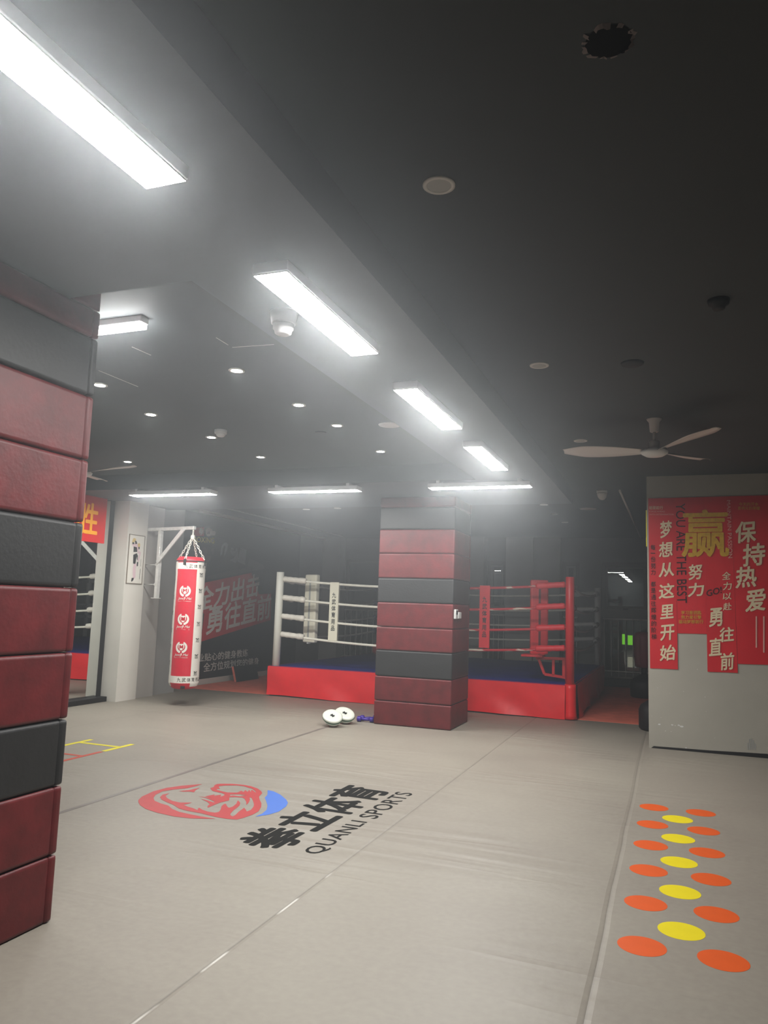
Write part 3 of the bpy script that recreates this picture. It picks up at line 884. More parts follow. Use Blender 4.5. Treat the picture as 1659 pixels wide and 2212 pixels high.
po = thing('wall_poster', 'narrow white poster of a kickboxer on the left grey pier', 'poster', (-7.54, 9.44, 1.724))
obj('sheet', B().box(-7.549, -7.541, 9.27, 9.615, 1.724, 2.445, 0.002, 1), 'paper', po)
PX = -7.5395
fb = B()
fb.box(-7.549, -7.537, 9.262, 9.271, 1.716, 2.453).box(-7.549, -7.537, 9.614, 9.623, 1.716, 2.453).box(-7.549, -7.537, 9.271, 9.614, 1.716, 1.725).box(-7.549, -7.537, 9.271, 9.614, 2.444, 2.453)
obj('frame', fb, 'posterframe', po)
def pp(cx, cy):
    return (PX, cx, cy)
def art(loops, m, dx=0.0):
    for lp in loops:
        obj('printed_figure', outline([lp], lambda x, y: (PX + dx, x, y)), m, po)
art([[(9.4061, 2.0133), (9.4745, 2.0223), (9.453, 1.9608), (9.4624, 1.8135), (9.434, 1.7892), (9.404, 1.8062), (9.3932, 1.8653), (9.3899, 1.957)], [(9.4807, 2.2226), (9.548, 2.1999), (9.5389, 2.1524), (9.5135, 2.0574), (9.4785, 2.0504), (9.4931, 2.1118), (9.5154, 2.1693), (9.4635, 2.184)], [(9.3264, 2.2977), (9.3773, 2.3206), (9.447, 2.3315), (9.5071, 2.2434), (9.4615, 2.2024), (9.4151, 2.2358), (9.37, 2.2599)]], 'skin')
art([[(9.3712, 2.2738), (9.4472, 2.2664), (9.462, 2.1978), (9.3749, 2.191)], [(9.3753, 2.1495), (9.457, 2.1788), (9.4748, 2.1477), (9.4466, 2.0807), (9.4398, 2.0154), (9.386, 2.0166)], [(9.3767, 1.8004), (9.4306, 1.8075), (9.4216, 1.7749), (9.3883, 1.7459), (9.3707, 1.7543)], [(9.4677, 2.045), (9.5044, 2.0493), (9.4999, 1.9868), (9.4721, 1.9804)], [(9.3866, 2.3632), (9.4298, 2.3579), (9.4481, 2.3223), (9.4068, 2.3093)], [(9.4677, 2.1471), (9.4847, 2.1484), (9.483, 2.0739), (9.4636, 2.0818)]], 'ink', 0.0006)
art([[(9.3417, 2.3868), (9.3683, 2.4004), (9.4088, 2.3931), (9.4147, 2.3658), (9.3892, 2.3402), (9.3473, 2.3364), (9.328, 2.3209), (9.3291, 2.3486)], [(9.4594, 2.3233), (9.4967, 2.3359), (9.5173, 2.3191), (9.5172, 2.2816), (9.4826, 2.2693), (9.4582, 2.2952)]], 'goldglove', 0.0004)
art([[(9.3362, 2.3354), (9.3755, 2.3362), (9.3788, 2.3069), (9.334, 2.3048)], [(9.475, 2.2734), (9.5103, 2.2791), (9.5113, 2.2437), (9.4857, 2.2416)]], 'ink', 0.0012)
art([[(9.5571, 2.093), (9.5628, 2.0934), (9.5633, 1.986), (9.5575, 1.9856)], [(9.5559, 1.9482), (9.5645, 1.9487), (9.5621, 1.7904), (9.5535, 1.79)]], 'ink', 0.0004)

# ================================================================ WALL BRACKET AND PUNCHING BAG
BX, BY = -6.742, 9.717
br = thing('bag_bracket', 'galvanised steel wall bracket holding the punching bag', 'bracket', (-7.60, 9.724, 1.52))
def brp(name, b, m='steel'):
    return obj(name, b, m, br, world=False)
brp('arm', B().bar((0.03, 0, 1.042), (1.065, 0, 1.042), 0.05, 0.05))
brp('post', B().box(0.30, 0.36, -0.03, 0.03, 0.0, 1.016, 0.004, 1))
brp('brace', B().bar((0.33, -0.035, 0.53), (0.87, -0.035, 1.03), 0.02, 0.06))
brp('foot_plate', B().box(0.25, 0.38, -0.045, 0.045, -0.012, 0.0, 0.003, 1))
for z in (0.20, 0.50):
    brp('stand_off', B().tube([(0.03, 0, z), (0.31, 0, z)], 0.006, 8).box(0.27, 0.31, -0.02, 0.02, z - 0.02, z + 0.02, 0.004, 1))
brp('end_hook', B().tube([(1.036, 0, 1.02), (1.036, 0, 0.975)], 0.012, 10), 'chain')
br.rotation_euler = (0, 0, math.radians(-12.5))
bag = thing('punching_bag', 'red and white punching bag hanging on chains from the bracket', 'punching bag', (BX, BY, 0.2))
R = 0.218
A0 = math.atan2(-BY, -BX)
RED0, RED1 = A0 + math.radians(-61), A0 + math.radians(27)
def bag_body():
    b = B()
    zs = [0.21, 0.225, 0.25, 0.30, 0.302, 0.40, 0.402] + [0.402 + (1.952 - 0.402) * i / 24 for i in range(1, 25)] + [1.954, 2.05, 2.052, 2.085]
    rs = []
    for z in zs:
        r = R
        if z < 0.302: r = R * math.sqrt(max(0.0, 1 - ((0.302 - z) / 0.125) ** 2)) if z > 0.21 else R * 0.66
        if z > 0.402 and z < 1.952: r = R * (0.985 + 0.02 * math.sin((z - 0.4) * 2.2))
        rs.append(r)
    n = 72
    rings = [[b.bm.verts.new((BX + r * math.cos(2 * PI * i / n + A0), BY + r * math.sin(2 * PI * i / n + A0), z)) for i in range(n)] for r, z in zip(rs, zs)]
    for k in range(len(zs) - 1):
        zm = (zs[k] + zs[k + 1]) / 2
        for i in range(n):
            j = (i + 1) % n
            fc = b.bm.faces.new((rings[k][i], rings[k][j], rings[k + 1][j], rings[k + 1][i]))
            fc.smooth = True
            deg = (i + 0.5) * 360 / n
            if deg > 180: deg -= 360
            red = (-61 < deg < 27) or (deg > 119) or (deg < -153)
            white_band = 0.302 < zm < 0.402 or 1.953 < zm < 2.051
            fc.material_index = 0 if (red and not white_band) else 1
            if zm < 0.302 and zm < 0.25: fc.material_index = 0
    b.bm.faces.new(rings[0][::-1])
    return b
obj('body', bag_body(), ['bagred', 'bagwhite'], bag)
cp = B(); cp.lathe([(R * 0.6, 2.142), (R * 0.82, 2.14), (R * 0.96, 2.105), (R * 1.01, 2.08), (R, 2.07)], 40, Matrix.Translation((BX, BY, 0)), cap=False)
cp.lathe([(0.0, 2.118), (R * 0.62, 2.118), (R * 0.62, 2.142)], 40, Matrix.Translation((BX, BY, 0)), cap=False)
obj('top_flap', cp, 'bagred', bag)
st = B(); st.lathe([(R + 0.003, 2.066), (R + 0.005, 2.07), (R + 0.003, 2.082)], 40, Matrix.Translation((BX, BY, 0)), cap=False)
obj('rim_strap', st, 'blackrub', bag)
swv = B(); swv.lathe([(0.012, 2.40), (0.03, 2.41), (0.034, 2.44), (0.03, 2.47), (0.012, 2.485), (0.01, 2.52)], 20, Matrix.Translation((BX, BY, 0)))
obj('swivel', swv, 'chain', bag)
for k in range(4):
    a = A0 + math.radians(-25 + 90 * k)
    p0 = Vector((BX + 0.022 * math.cos(a), BY + 0.022 * math.sin(a), 2.42))
    p1 = Vector((BX + R * 0.97 * math.cos(a), BY + R * 0.97 * math.sin(a), 2.10))
    d = p1 - p0
    L = d.length
    nl = 9
    ll = L / nl
    b = B()
    q = d.to_track_quat('X', 'Z').to_matrix().to_4x4()
    for i in range(nl):
        cpt = p0 + d * ((i + 0.5) / nl)
        pts = []
        for s in range(14):
            th = 2 * PI * s / 14
            pts.append((math.cos(th) * ll * 0.66, math.sin(th) * 0.0135, 0))
        mx = Matrix.Translation(cpt) @ q @ Matrix.Rotation((i % 2) * PI / 2, 4, 'X')
        b.tube([mx @ Vector(p) for p in pts], 0.0046, 6, closed=True)
    obj('chain', b, 'chain', bag)
    b = B()
    mx = Matrix.Translation((BX, BY, 0)) @ Matrix.Rotation(a, 4, 'Z')
    b.box(R - 0.002, R + 0.007, -0.022, 0.022, 2.015, 2.105, 0.002, 1, mx=mx)
    obj('strap', b, 'blackrub', bag)
b = B()
b.box(R * 0.80, R * 0.985, -0.03, 0.03, 0.222, 0.262, 0.003, 1, mx=Matrix.Translation((BX, BY, 0)) @ Matrix.Rotation(A0 - 0.05, 4, 'Z'))
obj('strap', b, 'blackrub', bag)
def on_bag(bm, a_c, w, h, zc, lift=0.003):
    # wrap a unit-square lettering mesh round the bag at bearing a_c
    bmesh.ops.subdivide_edges(bm, edges=[e for e in bm.edges if e.calc_length() > 0.25], cuts=2)
    for v in bm.verts:
        a = a_c + (v.co.x - 0.5) * w / R
        v.co = Vector((BX + (R + lift) * math.cos(a), BY + (R + lift) * math.sin(a), zc + (v.co.y - 0.5) * h))
    return bm
def join_into(dst, bm):
    me = bpy.data.meshes.new('tmp'); bm.to_mesh(me); bm.free(); dst.bm.from_mesh(me); bpy.data.meshes.remove(me)
for zb in (0.352, 2.0):
    obj('lettering', on_bag(text_bm('九武体育用品', spacing=1.35), A0 + math.radians(27), 0.40, 0.058, zb), 'ink', bag)
    obj('lettering', on_bag(text_bm('九武体育用品', spacing=1.35), A0 + math.radians(207), 0.40, 0.058, zb), 'ink', bag)
for side in (1, -1):
    tm = B()
    for i, z in enumerate((1.88, 1.645, 1.41, 1.16, 0.925, 0.69, 0.445)):
        for k, aa in enumerate((46, 84) if side > 0 else (-82, -118)):
            zz = z - (0.11 if k else 0) - (0.10 if side < 0 else 0)
            if 0.43 < zz < 1.93:
                join_into(tm, on_bag(thicken(text_bm('TMT', spacing=0.8), 0.02), A0 + math.radians(aa), 0.068, 0.046, zz))
                q = bmesh.new(); vs_ = [q.verts.new(p) for p in ((0, 0, 0), (.33, 0, 0), (.66, 0, 0), (1, 0, 0), (1, 1, 0), (.66, 1, 0), (.33, 1, 0), (0, 1, 0))]; q.faces.new(vs_)
                for v in q.verts:
                    a = A0 + math.radians(aa) + (v.co.x - 0.5) * 0.064 / R
                    v.co = Vector((BX + (R + .003) * math.cos(a), BY + (R + .003) * math.sin(a), zz - 0.032 + v.co.y * 0.005))
                join_into(tm, q)
    obj('lettering', tm, 'ink', bag)
def bag_emblem(zc):
    b = B()
    ac = A0 + math.radians(-17)
    def P(u, v):
        a = ac + u / R
        return (BX + (R + 0.003) * math.cos(a), BY + (R + 0.003) * math.sin(a), zc + v)
    for s in (-1, 1):        # laurel halves, drawn as leaf segments along an arc
        for i in range(9):
            t0 = math.radians(-78 + i * 16)
            t1 = t0 + math.radians(17)
            ro, ri = 0.084, 0.052 + 0.010 * (i / 9)
            pts = [(ri, t0), ((ri + ro) / 2, t0 - 0.05), (ro, t0 + 0.04), (ro + 0.004, t1), ((ri + ro) / 2, t1), (ri, t1)]
            b.bm.faces.new([b.bm.verts.new(P(s * r * math.cos(t), r * math.sin(t))) for r, t in pts])
    sh = [(-0.040, 0.046), (0, 0.052), (0.040, 0.046), (0.042, 0.0), (0.030, -0.026), (0, -0.046), (-0.030, -0.026), (-0.042, 0.0)]
    b.bm.faces.new([b.bm.verts.new(P(*p)) for p in sh])
    for f_ in b.bm.faces: f_.material_index = 0
    t_ = thicken(text_bm('Jonny Mei', 0, 0.35), 0.02)
    for v in t_.verts: v.co = Vector(P((v.co.x - 0.5) * 0.21, -0.135 + v.co.y * 0.045))
    join_into(b, t_)
    b.bm.faces.new([b.bm.verts.new(P(*p)) for p in ((-0.006, -0.095), (0.010, -0.08), (0.016, -0.06), (0.010, -0.095), (0.012, -0.108), (0.0, -0.105))])
    b.bm.faces.new([b.bm.verts.new(P(*p)) for p in ((-0.105, -0.150), (-0.03, -0.150), (0.03, -0.150), (0.10, -0.150), (0.10, -0.146), (0.03, -0.146), (-0.03, -0.146), (-0.105, -0.146))])
    obj('emblem', b, 'bagwhite', bag)
    t_ = thicken(text_bm('M'), 0.05)
    for v in t_.verts:
        a = ac + (v.co.x - 0.5) * 0.052 / R
        v.co = Vector((BX + (R + .0045) * math.cos(a), BY + (R + .0045) * math.sin(a), zc + 0.006 + (v.co.y - 0.5) * 0.055))
    q = B(); q.bm.free(); q.bm = t_
    obj('lettering', q, 'bagred', bag)
for zc in (1.63, 1.22, 0.815):
    bag_emblem(zc)
bag.location = (-6.591, 9.50, 0.229)
bag.scale = (0.978, 0.978, 0.978)

# ================================================================ MURAL ON THE FAR LEFT WALL
mu = thing('wall_mural', 'black mural with slanted red band and grey lettering behind the bag', 'mural', (-7.92, 13, 0.1))
obj('panel', B().box(-7.929, -7.91, 10.78, 15.6, 0.10, 3.06), 'black', mu)
MX = -7.908
obj('red_band', outline([[(11.591, 1.7829), (13.4849, 2.0904), (13.8258, 1.6681), (14.3404, 1.6947), (14.3772, 1.1413), (11.8357, 0.7655), (11.8902, 1.1529), (11.8971, 1.2685), (11.6479, 1.2623)]], lambda x, y: (MX, x, y)), 'muralred', mu)
def mtext(s, quad, m, bold, dx=0.002):
    return obj('lettering', text_quad(s, [(MX + dx, p[0], p[1]) for p in quad], (0, 0, 0), bold=bold), m, mu)
mtext('全力出击', [(11.6167, 1.2893), (13.7909, 1.6422), (13.8251, 2.1021), (11.6554, 1.7142)], 'muralgrey', 0.035)
mtext('勇往直前', [(11.9976, 0.8872), (14.327, 1.1902), (14.3464, 1.6884), (12.0225, 1.3858)], 'muralgrey', 0.035)
mtext('专业贴心的健身教练', [(11.5644, 0.4067), (13.5181, 0.427), (13.5068, 0.5772), (11.5585, 0.545)], 'muralgrey', 0.012)
mtext('全方位规划您的健身', [(11.982, 0.2219), (13.9756, 0.2526), (13.9565, 0.386), (11.9741, 0.3836)], 'muralgrey', 0.012)
mtext('BOXING', [(11.4242, 2.5327), (12.0831, 2.5591), (12.0724, 2.6579), (11.4226, 2.622)], 'muralyel', 0.03)
obj('badge', outline([[(11.4175, 2.7805), (11.7228, 2.8197), (11.74, 2.6627), (11.4404, 2.6273)]], lambda x, y: (MX, x, y)), 'muralred', mu)
mtext('拳', [(11.5704, 2.6678), (11.7338, 2.6804), (11.7193, 2.8132), (11.5565, 2.7955)], 'muralgrey', 0.01)
obj('glove_picture', outline([[(11.7705, 2.7758), (11.8091, 2.8168), (11.8944, 2.8322), (11.9731, 2.8159), (12.0055, 2.782), (12.0871, 2.7905), (12.1127, 2.7618), (12.1069, 2.7112), (12.0083, 2.6952), (11.9531, 2.696), (11.9013, 2.6686), (11.8357, 2.6721), (11.789, 2.7042)], [(11.8543, 2.7601), (11.8712, 2.7643), (11.8682, 2.7122), (11.8424, 2.7096)], [(11.8974, 2.7645), (11.9144, 2.7688), (11.9114, 2.7165), (11.8897, 2.7144)]], lambda x, y: (MX, x, y)), 'muralgrey', mu)
obj('printed_figures', outline([[(12.3312, 2.5306), (12.3945, 2.5868), (12.4852, 2.6141), (12.5589, 2.5886), (12.5436, 2.5103), (12.4858, 2.3907), (12.4326, 2.3422), (12.4455, 2.4385), (12.4708, 2.5298), (12.4217, 2.5511), (12.3824, 2.4842), (12.3703, 2.3819), (12.3173, 2.3401), (12.3065, 2.4401)],
     [(12.6724, 2.5339), (12.7577, 2.5281), (12.813, 2.4675), (12.8656, 2.5501), (12.923, 2.4762), (12.9521, 2.321), (12.8609, 2.2495), (12.7612, 2.269), (12.639, 2.2865), (12.7784, 2.3349), (12.8227, 2.3771), (12.7248, 2.3829), (12.6568, 2.4552)],
     [(13.0137, 2.5626), (13.2468, 2.5286), (13.214, 2.2326), (12.9316, 2.2803)]], lambda x, y: (MX, x, y)), 'muraldim', mu)
obj('printed_figures', outline([[(11.7004, 2.4402), (11.7822, 2.4714), (11.8742, 2.4179), (11.8513, 2.3304), (11.9292, 2.3117), (12.0148, 2.3303), (12.0023, 2.243), (11.898, 2.1992), (11.7411, 2.2615)], [(12.0015, 2.4529), (12.0881, 2.4724), (12.078, 2.3598), (12.0231, 2.3556)],
     [(11.8627, 1.9291), (12.661, 2.0825), (13.2964, 2.1843), (13.38, 2.3775), (13.9322, 2.2775), (14.0248, 2.1995), (12.9089, 2.0311), (11.8907, 1.8697)]], lambda x, y: (MX, x, y)), 'muraldark', mu)
lm = thing('leaning_mat', 'dark square mat with a red edge leaning against the mural wall', 'mat', (-7.5, 13.0, 0))
mxl = Matrix.Translation((-7.62, 13.0, 0.012)) @ Matrix.Rotation(-0.28, 4, 'Y')
obj('board', B().box(-0.015, 0.015, -0.36, 0.47, 0.0, 0.29, 0.004, 1, mx=mxl), 'blackrub', lm)
obj('edge_strip', B().box(-0.017, 0.017, -0.385, -0.36, 0.0, 0.29, 0.003, 1, mx=mxl), 'matred', lm)

# ================================================================ BOXING RING
X0, X1, Y0, Y1 = -6.10, -1.36, 11.27, 16.13
ZP = 0.478
rg = thing('boxing_ring', 'boxing ring with blue canvas and red apron behind the pillar', 'boxing ring', ((X0 + X1) / 2, (Y0 + Y1) / 2, 0))
obj('platform', B().box(X0 - 0.06, X1 + 0.06, Y0 + 0.0, Y1 + 0.06, 0.0065, ZP - 0.012), 'blackrub', rg)
obj('canvas', B().box(X0 - 0.07, X1 + 0.07, Y0 - 0.012, Y1 + 0.07, ZP - 0.012, ZP, 0.004, 1), 'canvas', rg)
def skirt(p0, p1, nrm, seed, n=46, m=9):
    b = B()
    rr = random.Random(seed)
    p0, p1, nv = Vector(p0), Vector(p1), Vector(nrm)
    L = (p1 - p0).length
    ph = [rr.uniform(0, 6) for _ in range(5)]
    rows = []
    for i in range(n + 1):
        u = i / n
        col = []
        for j in range(m + 1):
            v = j / m
            x = u * L
            sag = 0.014 * math.sin(x * 2.1 + (1 - v) * 3.2 + ph[0]) + 0.012 * math.sin(x * 4.6 - (1 - v) * 4.0 + ph[1]) + 0.007 * math.sin(x * 9.5 + ph[2] + v * 5)
            o_ = 0.018 + (sag + 0.012) * (1 - v) ** 0.8 * 1.3
            zz = 0.012 + 0.008 * math.sin(x * 2.0 + ph[3]) * (1 - v) + v * (ZP - 0.004 - 0.012)
            col.append(b.bm.verts.new(p0 + (p1 - p0) * u + nv * o_ + Vector((0, 0, zz))))
        rows.append(col)
    for i in range(n):
        for j in range(m):
            fc = b.bm.faces.new((rows[i][j], rows[i + 1][j], rows[i + 1][j + 1], rows[i][j + 1]))
            fc.smooth = True
    for i in range(n):       # folded over the top edge
        a, c = b.bm.verts.new(rows[i][m].co), b.bm.verts.new(rows[i + 1][m].co)
        e = b.bm.verts.new(a.co - nv * 0.06 + Vector((0, 0, 0.006)))
        g = b.bm.verts.new(c.co - nv * 0.06 + Vector((0, 0, 0.006)))
        b.bm.faces.new((a, c, g, e))
    return b
obj('apron', skirt((X0 - 0.09, Y0 - 0.012, 0), (X1 - 0.055, Y0 - 0.012, 0), (0, -1, 0), 4), 'ringred', rg)
obj('apron', skirt((X1 + 0.075, Y0 + 0.18, 0), (X1 + 0.075, Y1 + 0.06, 0), (1, 0, 0), 5), 'ringred', rg)
obj('apron', skirt((X1 + 0.07, Y1 + 0.07, 0), (X0 - 0.07, Y1 + 0.07, 0), (0, 1, 0), 6), 'ringred', rg)
obj('apron', skirt((X0 - 0.075, Y1 + 0.06, 0), (X0 - 0.075, Y0, 0), (-1, 0, 0), 8), 'ringred', rg)
cw = B()
cw.tube([(X1 + 0.012, Y0 + 0.03, 0.012 + (ZP) * i / 8) for i in range(9)], [0.098, 0.088, 0.083, 0.081, 0.08, 0.08, 0.08, 0.08, 0.079], 20)
obj('corner_wrap', cw, 'ringred', rg)
posts = {'fl': (X0 + 0.01, Y0 + 0.06, 'postwhite'), 'fr': (X1, Y0 + 0.06, 'postred'), 'br': (X1 - 0.02, Y1 - 0.05, 'postgrey'), 'bl': (X0 + 0.05, Y1 - 0.05, 'postblue')}
for k, (px_, py_, m_) in posts.items():
    b = B()
    b.lathe([(0.063, ZP - 0.002), (0.063, 2.008), (0.058, 2.016), (0.0, 2.016)], 28, Matrix.Translation((px_, py_, 0)))
    obj('corner_post', b, m_, rg)
ropez = [0.995, 1.292, 1.597, 1.905]
def rope(a, b_, sag, za, mats_, split=None):
    b = B()
    a, b_ = Vector((a[0], a[1], za)), Vector((b_[0], b_[1], za))
    N = 40
    pts = []
    for i in range(N + 1):
        u = i / N
        p = a.lerp(b_, u)
        p.z -= sag * 4 * u * (1 - u)
        pts.append(p)
    b.tube(pts, 0.0195, 10)
    if split is not None:
        for fc in b.bm.faces:
            fc.material_index = 1 if fc.calc_center_median().x > split else 0
    return obj('rope', b, mats_, rg)
def cover(a, b_, za, m_, t0=0.0, ln=0.42, drop=0.03):
    a, b_ = Vector((a[0], a[1], za)), Vector((b_[0], b_[1], za))
    d = (b_ - a).normalized()
    b = B()
    pts, rad = [], []
    for i in range(25):
        s = i / 24
        p = a + d * (0.07 + s * ln)
        p.z -= drop * s
        pts.append(p)
        rad.append(0.044 + 0.0022 * math.sin(s * 26 + za * 7) + 0.007 * math.exp(-((s - 0.84) / 0.1) ** 2) - (0.018 if s >= 0.99 else 0) - (0.006 if s < 0.01 else 0))
    b.tube(pts, rad, 14)
    return obj('turnbuckle_cover', b, m_, rg)
FL, FR, BR, BL = [(posts[k][0], posts[k][1]) for k in ('fl', 'fr', 'br', 'bl')]
for iz, z in enumerate(ropez):
    rope(FL, FR, 0.115 if iz < 3 else 0.10, z, ['ropewhite', 'ropered'], -3.05)
    rope(FR, BR, 0.10, z, ['postgrey'])
    rope(BR, BL, 0.10, z, ['ropewhite'])
    rope(BL, FL, 0.10, z, ['ropewhite'])
    cover(FL, FR, z, 'wrapwhite'); cover(FL, BL, z, 'wrapwhite')
    cover(FR, FL, z, 'vinylred'); cover(FR, BR, z, 'maroonvinyl')
    cover(BR, FR, z, 'postgrey', ln=0.5); cover(BR, BL, z, 'postgrey')
    cover(BL, BR, z, 'postblue'); cover(BL, FL, z, 'postblue')
def corner_pad(cx, cy, ang, w_, z0, z1, m_, ms):
    mx = Matrix.Translation((cx, cy, 0)) @ Matrix.Rotation(ang, 4, 'Z')
    o = obj('corner_pad', B().box(-w_ / 2, w_ / 2, -0.05, 0.05, z0, z1, 0.03, 3, mx=mx), m_, rg)
    b = B()
    b.box(-0.016, 0.016, -0.058, -0.049, z0 + 0.05, z1 - 0.10, mx=mx)
    b.box(-0.018, 0.018, -0.06, 0.0, z0 - 0.02, z0 + 0.01, mx=mx)
    obj('strap', b, ms, o)
    return o
corner_pad(-5.69, 11.74, math.radians(-18), 0.27, 0.86, 2.0, 'tagwhite', 'postgrey')
corner_pad(-1.88, 11.82, math.radians(18), 0.27, 0.86, 1.985, 'vinylred', 'maroonvinyl')
def tagstrip(xc, y, w_, z0, z1, m_, slant=0.0, face=-1):
    b = B()
    b.prism([(xc - w_ / 2 - slant, y - 0.024, z0), (xc + w_ / 2 - slant, y - 0.024, z0), (xc + w_ / 2 + slant, y - 0.024, z1), (xc - w_ / 2 + slant, y - 0.024, z1)], (0, 0.048, 0))
    o = obj('rope_divider', b, m_, rg)
    zt, zb_ = z0 + (z1 - z0) * 0.82, z0 + (z1 - z0) * 0.17
    lx = w_ * 0.22
    obj('lettering', text_quad('九\n武\n体\n育\n用\n品', [(xc - lx, y - 0.0255, zb_), (xc + lx, y - 0.0255, zb_), (xc + lx, y - 0.0255, zt), (xc - lx, y - 0.0255, zt)], (0, 0, 0), bold=0.006, line=1.15), 'ink', o)
    return o
tagstrip(-5.085, Y0 + 0.06, 0.155, 0.93, 1.865, 'tagwhite')
tagstrip(-2.61, Y0 + 0.06, 0.155, 0.94, 1.865, 'vinylred')
tagstrip(-2.62, Y1 - 0.05, 0.155, 0.93, 1.86, 'tagwhite')
tagstrip(-4.9, Y1 - 0.05, 0.155, 0.93, 1.86, 'tagwhite')
# swing-out corner stool
cs = thing('corner_stool', 'red swing-out corner stool frame on the right ring post', 'stool', (-1.7, 11.65, ZP))
YS = 11.68
obj('seat', B().box(-2.10, -1.78, YS - 0.14, YS + 0.14, 0.83, 0.865, 0.008, 2), 'vinylred', cs)
fr = B()
for a, b_ in (((-1.90, YS, 0.81), (-1.45, YS, 0.82)), ((-1.86, YS, 0.81), (-1.77, YS, 0.58)), ((-1.77, YS, 0.58), (-1.46, YS, 0.55)), ((-1.64, YS, 0.81), (-1.64, YS, 0.57)), ((-1.49, YS, 0.81), (-1.49, YS, 0.56))):
    fr.bar(a, b_, 0.04, 0.04)
obj('frame', fr, 'postred', cs)
obj('hinge_bar', B().bar((-1.455, YS, 0.60), (-1.365, Y0 + 0.10, 0.60), 0.03, 0.03).bar((-1.455, YS, 0.80), (-1.365, Y0 + 0.10, 0.80), 0.03, 0.03).bar((-1.455, YS, 0.50), (-1.455, YS, 0.84), 0.03, 0.03), 'postred', cs)
# red cushion on the canvas at the back left
cu_ = B(); cu_.lathe([(0.0, 0.0), (0.10, 0.0), (0.15, 0.06), (0.15, 0.16), (0.11, 0.23), (0.0, 0.25)], 24, Matrix.Translation((-5.86, 15.5, ZP)))
tag(obj('target_pad', cu_, 'vinylred'), 'round red pad on the ring canvas beside the back corner', 'training pad')

# ================================================================ SMALL THINGS ON THE FLOOR
def mitt(loc, rz, label):
    t = thing('focus_mitt', label, 'focus mitt', loc, 'focus mitts')
    t.rotation_euler = (0, 0, rz)
    tl = Matrix.Translation((0, 0, 0.098)) @ Matrix.Rotation(math.radians(22), 4, 'Y') @ Matrix.Rotation(math.radians(14), 4, 'X') @ Matrix.Diagonal((1.15, 0.92, 1, 1))
    obj('back_shell', B().lathe([(0.0, -0.085), (0.05, -0.08), (0.09, -0.055), (0.125, 0.0)], 32, tl), 'mittwhite', t, world=False)
    obj('band', B().lathe([(0.125, 0.0), (0.131, 0.008), (0.128, 0.018)], 32, tl, cap=False), 'mittgreen', t, world=False)
    obj('face', B().lathe([(0.128, 0.017), (0.13, 0.03), (0.115, 0.045), (0.07, 0.040), (0.0, 0.036)], 32, tl), 'mittwhite', t, world=False)
    mk = B()
    for a_ in (0.3, -0.5, 1.2):
        mk.box(-0.03, 0.03, -0.006, 0.006, 0.040, 0.0425, mx=tl @ Matrix.Rotation(a_, 4, 'Z'))
    obj('emblem', mk, 'ink', t, world=False)
    obj('strap', B().box(-0.145, -0.10, -0.05, 0.05, -0.05, 0.01, 0.008, 2, mx=tl), 'mittgreen', t, world=False)
    return t
mitt((-3.965, 8.92, 0), math.radians(-38), 'white and green focus mitt on the floor, nearer of the pair')
mitt((-3.93, 9.22, 0), math.radians(-30), 'white and green focus mitt on the floor, farther of the pair')
def dumbbell(loc, rz, label, tilt=0.0):
    t = thing('dumbbell', label, 'dumbbell', loc, 'purple dumbbells')
    t.rotation_euler = (0, 0, rz)
    mx = Matrix.Rotation(PI / 2, 4, 'Y')
    obj('handle', B().lathe([(0.015, -0.062), (0.018, 0.0), (0.015, 0.062)], 16, mx), 'purple', t, world=False)
    for s in (-1, 1):
        m2 = Matrix.Translation((s * 0.085, 0, 0)) @ mx
        obj('weight', B().lathe([(0.026, -0.028), (0.036, -0.022), (0.036, 0.022), (0.026, 0.028)], 6, m2), 'purple', t, world=False)
    return t
dumbbell((-3.74, 9.47, 0.036), math.radians(8), 'purple dumbbell on the floor against the padded pillar')
dumbbell((-3.745, 9.60, 0.036), math.radians(30), 'purple dumbbell just behind the other one by the pillar')

# remote control holders on the pillar
rc = thing('remote_control', 'white remote control in a holder on the right side of the far pillar', 'remote control', (-2.57, 9.49, 1.38))
obj('body', B().box(-2.572, -2.545, 9.43, 9.545, 1.375, 1.495, 0.006, 2), 'white', rc)
obj('screen', B().box(-2.546, -2.5435, 9.455, 9.52, 1.43, 1.48), 'darkdome', rc)
b = B(); b.box(-2.572, -2.548, 9.60, 9.72, 1.378, 1.46, 0.006, 2)
h2 = tag(obj('remote_holder', b, 'white'), 'small white holder beside the remote control on the far pillar', 'holder')

# ================================================================ BANNERS ON THE END WALL
YW = 9.489
def banner(pts, label, seed):
    (xl0, zt0), (xr0, zt1), (xr1, zb1), (xl1, zb0) = pts
    t = thing('wall_banner', label, 'banner', ((xl1 + xr1) / 2, YW, min(zb0, zb1)), 'red slogan banners')
    def fn(u, v):
        xb = xl1 + (xr1 - xl1) * u; xt = xl0 + (xr0 - xl0) * u
        zb_ = zb0 + (zb1 - zb0) * u; zt = zt0 + (zt1 - zt0) * u
        return (xb + (xt - xb) * v, YW - 0.003, zb_ + (zt - zb_) * v)
    obj('cloth', cloth_panel(fn, 8, 28, 0.0022, 0.001, (0, -1, 0), seed), 'bannerred', t)
    return t
def btext(t, items, m_, bold=0.02):
    acc = B()
    for s, q in items:
        if m_ == 'letter' and len(s) == 1:        # brush hand: the rows climb to the right
            k_ = 0.10 * (q[1][0] - q[0][0])
            q = [(q[0][0], q[0][1] - k_ * 0.3), (q[1][0], q[1][1] + k_ * 0.7), (q[2][0] + k_ * 0.4, q[2][1] + k_ * 0.5), (q[3][0] + k_ * 0.4, q[3][1] - k_ * 0.5)]
        text_quad(s, [(p[0], YW - 0.0125, p[1]) for p in q], (0, 0, 0), bold=bold, into=acc)
    return obj('lettering', acc, m_, t)
